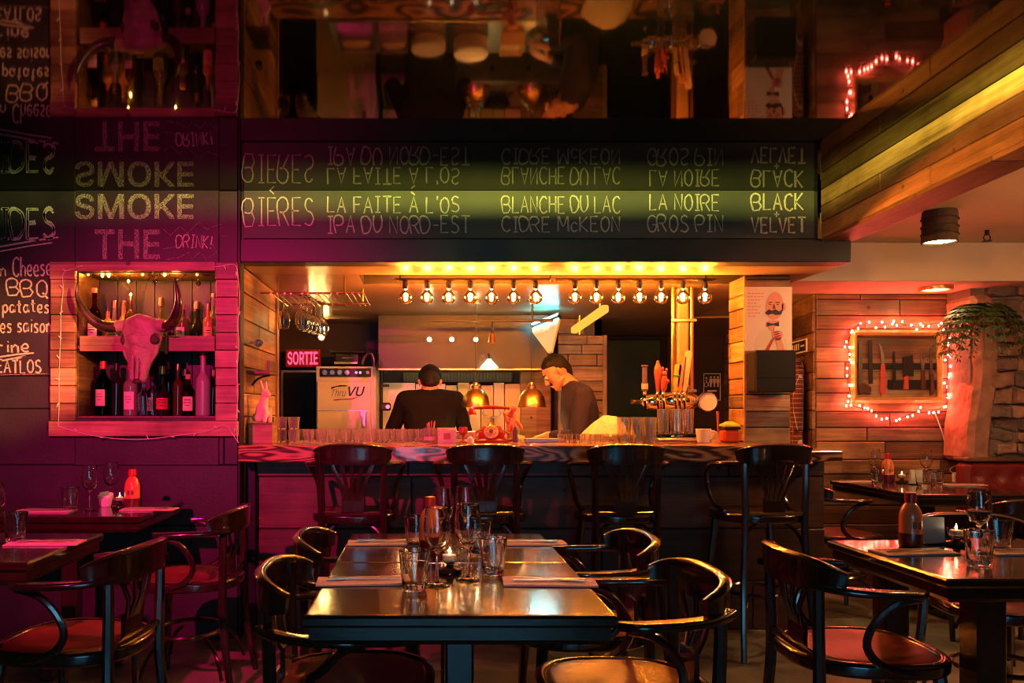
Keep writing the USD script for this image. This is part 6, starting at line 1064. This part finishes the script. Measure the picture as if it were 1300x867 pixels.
def cook(label, base, rz, pose, shirt, cap, name='person', cat='person'):
    t = thing(name, label, cat, base, rz); Sx, hips, chest, neck, hc, hf, hu, arms = pose['x'], pose['hips'], pose['chest'], pose['neck'], pose['head'], pose['fwd'], pose['up'], pose['arms']
    hips, chest, neck = (np.array(q, float) for q in (hips, chest, neck)); sw = pose.get('sw', .175)
    legs = []
    for sx in (-1, 1): legs += limb((hips[0] + sx * .09, hips[1], hips[2] - .02, .088), (sx * .11, hips[1] + .03, .50, .060), (sx * .115, hips[1] - .02, .10, .042)); legs += limb((sx * .115, hips[1] - .03, .045, .042), (sx * .13, hips[1] + .14, .032, .030))
    sh = [chest + np.array([sx * sw, 0, .10]) for sx in (-1, 1)]; mid = (hips + chest) / 2
    tor = [hull((*(hips + [-.075, 0, 0]), .105), (*(hips + [.075, 0, 0]), .105), (*(mid + [-.07, 0, .03]), .098), (*(mid + [.07, 0, .03]), .098), seg=16), hull((*(mid + [-.07, 0, .03]), .098), (*(mid + [.07, 0, .03]), .098), (*(chest + [-.085, 0, 0]), .112), (*(chest + [.085, 0, 0]), .112), seg=16), hull((*(chest + [-.085, 0, 0]), .112), (*(chest + [.085, 0, 0]), .112), (*sh[0], .062), (*sh[1], .062), (*neck, .06), seg=16)]
    hd, P = head(hc, hf, hu); nk = limb((*neck, .058), P(0, -.02, -.04, .055))
    ar, hn, cu_ = [], [], []
    for i, (el, wr, hdir, hup, side) in enumerate(arms):
        el, wr = np.array(el, float), np.array(wr, float); ar += limb((*sh[i], .058), (*el, .043), (*wr, .029)); hn += hand(wr, np.array(hdir, float) / np.linalg.norm(hdir), hup, side); k = pose.get('sleeve', 1.0)
        cu_ += limb((*sh[i], .070), (*(sh[i] + (el - sh[i]) * min(k, 1)), .056)) + (limb((*el, .056), (*(el + (wr - el) * (k - 1)), .043)) if k > 1 else [])
    part(t, 'body', organic(legs + tor + hd + nk + ar + hn, .011, 9), 'skin', True)
    gs = [q for q in tor]; infl = organic([hull((*(hips + [-.08, 0, .02]), .116), (*(hips + [.08, 0, .02]), .116), (*(mid + [-.075, 0, .03]), .112), (*(mid + [.075, 0, .03]), .112), seg=16), hull((*(mid + [-.075, 0, .03]), .112), (*(mid + [.075, 0, .03]), .112), (*(chest + [-.092, 0, 0]), .122), (*(chest + [.092, 0, 0]), .122), seg=16), hull((*(chest + [-.092, 0, 0]), .122), (*(chest + [.092, 0, 0]), .122), (*sh[0], .074), (*sh[1], .074), (*(neck - [0, 0, .015]), .070), seg=16)] + cu_, .018, 8)
    v = np.array(infl.vertices); infl = trimesh.Trimesh(v + (meshkit.fbm(v * 11, 3, 8)[:, None] - .5) * .018, infl.faces, process=False); part(t, 'shirt' if shirt == 'tshirt_black' else 'sweater', infl, shirt, True)
    tr_ = [hull((*(hips + [-.075, 0, -.02]), .113), (*(hips + [.075, 0, -.02]), .113), (*(hips + [0, 0, -.08]), .10), seg=14)]
    for sx in (-1, 1): tr_ += limb((hips[0] + sx * .09, hips[1], hips[2] - .02, .098), (sx * .11, hips[1] + .03, .50, .074), (sx * .115, hips[1] - .02, .11, .064))
    part(t, 'trousers', organic(tr_, .025, 6), 'trousers_dark', True)
    for sx in (-1, 1): part(t, 'shoe', organic(limb((sx * .115, hips[1] - .035, .048, .047), (sx * .132, hips[1] + .15, .036, .035)), .02, 5), 'cap_black', True)
    if cap:
        part(t, 'hair', organic([hull(P(0, -.03, .02, .080), P(0, -.045, -.025, .060), seg=16)], .014, 5), 'hair_dark', True)
        part(t, 'cap', organic([hull(P(0, -.014, .050, .091), P(0, .018, .048, .083), P(0, -.01, .088, .066), seg=20)], .014, 5), 'tshirt_black', True); part(t, 'cap_peak', organic([hull(P(.05, .085, .052, .008), P(-.05, .085, .052, .008), P(.035, .15, .040, .007), P(-.035, .15, .040, .007), seg=8)], .015, 3), 'tshirt_black', True)
    else:
        part(t, 'hair', organic([hull(P(0, -.026, .044, .0825), P(0, .010, .062, .066), P(0, -.052, -.012, .058), seg=20), hull(P(0, -.055, -.02, .050), P(0, -.055, -.06, .036), seg=14), hull(P(.04, .030, .082, .022), P(-.04, .030, .082, .022), P(0, .045, .090, .022), P(0, .0, .100, .036), seg=12), hull(P(.074, -.012, .02, .012), P(.073, .0, -.01, .008), seg=8), hull(P(-.074, -.012, .02, .012), P(-.073, .0, -.01, .008), seg=8)], .012, 5), 'hair_dark', True)
        for sx in (-1, 1): part(t, 'eyebrow', tube([P(sx * .014, .098, .030, 0)[:3], P(sx * .045, .084, .034, 0)[:3]], .004, 6), 'hair_dark'); part(t, 'eye', ball(.009, P(sx * .030, .086, .012, 0)[:3]), 'white_enamel', True)
    return t
b1 = ((546 - CX) / F * 6.1, 6.12, 0)
cook('person in a black t-shirt and dark cap seen from behind, bent over the cooking line', b1, 0, dict(x=1, hips=(0, -.02, .86), chest=(0, .06, 1.19), neck=(0, .10, 1.33), head=(0, .15, 1.43), fwd=(0, .85, -.5), up=(0, .5, .85), sw=.19, sleeve=.95, arms=[((-.29, .10, 1.06), (-.26, .28, .97), (.35, .85, -.25), (0, .25, 1), (.9, -.3, 0)), ((.27, .12, 1.05), (.20, .36, .98), (-.3, .9, -.2), (0, .2, 1), (-.9, -.3, 0))]), 'tshirt_black', True)
b2 = ((731 - CX) / F * 5.75 + .02, 5.75, 0)
cook('person in a navy sweater with dark hair, in profile, looking down', b2, 90, dict(x=1, hips=(0, -.03, .86), chest=(0, .0, 1.22), neck=(0, .05, 1.385), head=(0, .155, 1.485), fwd=(0, .80, -.60), up=(0, .60, .80), sw=.165, sleeve=1.75, arms=[((-.22, .05, 1.03), (-.12, .24, 1.04), (.3, .9, -.2), (0, .2, 1), (.9, -.3, 0)), ((.22, .0, 1.02), (.12, .20, 1.02), (-.3, .9, -.2), (0, .2, 1), (-.9, -.3, 0))]), 'sweater_navy', False)
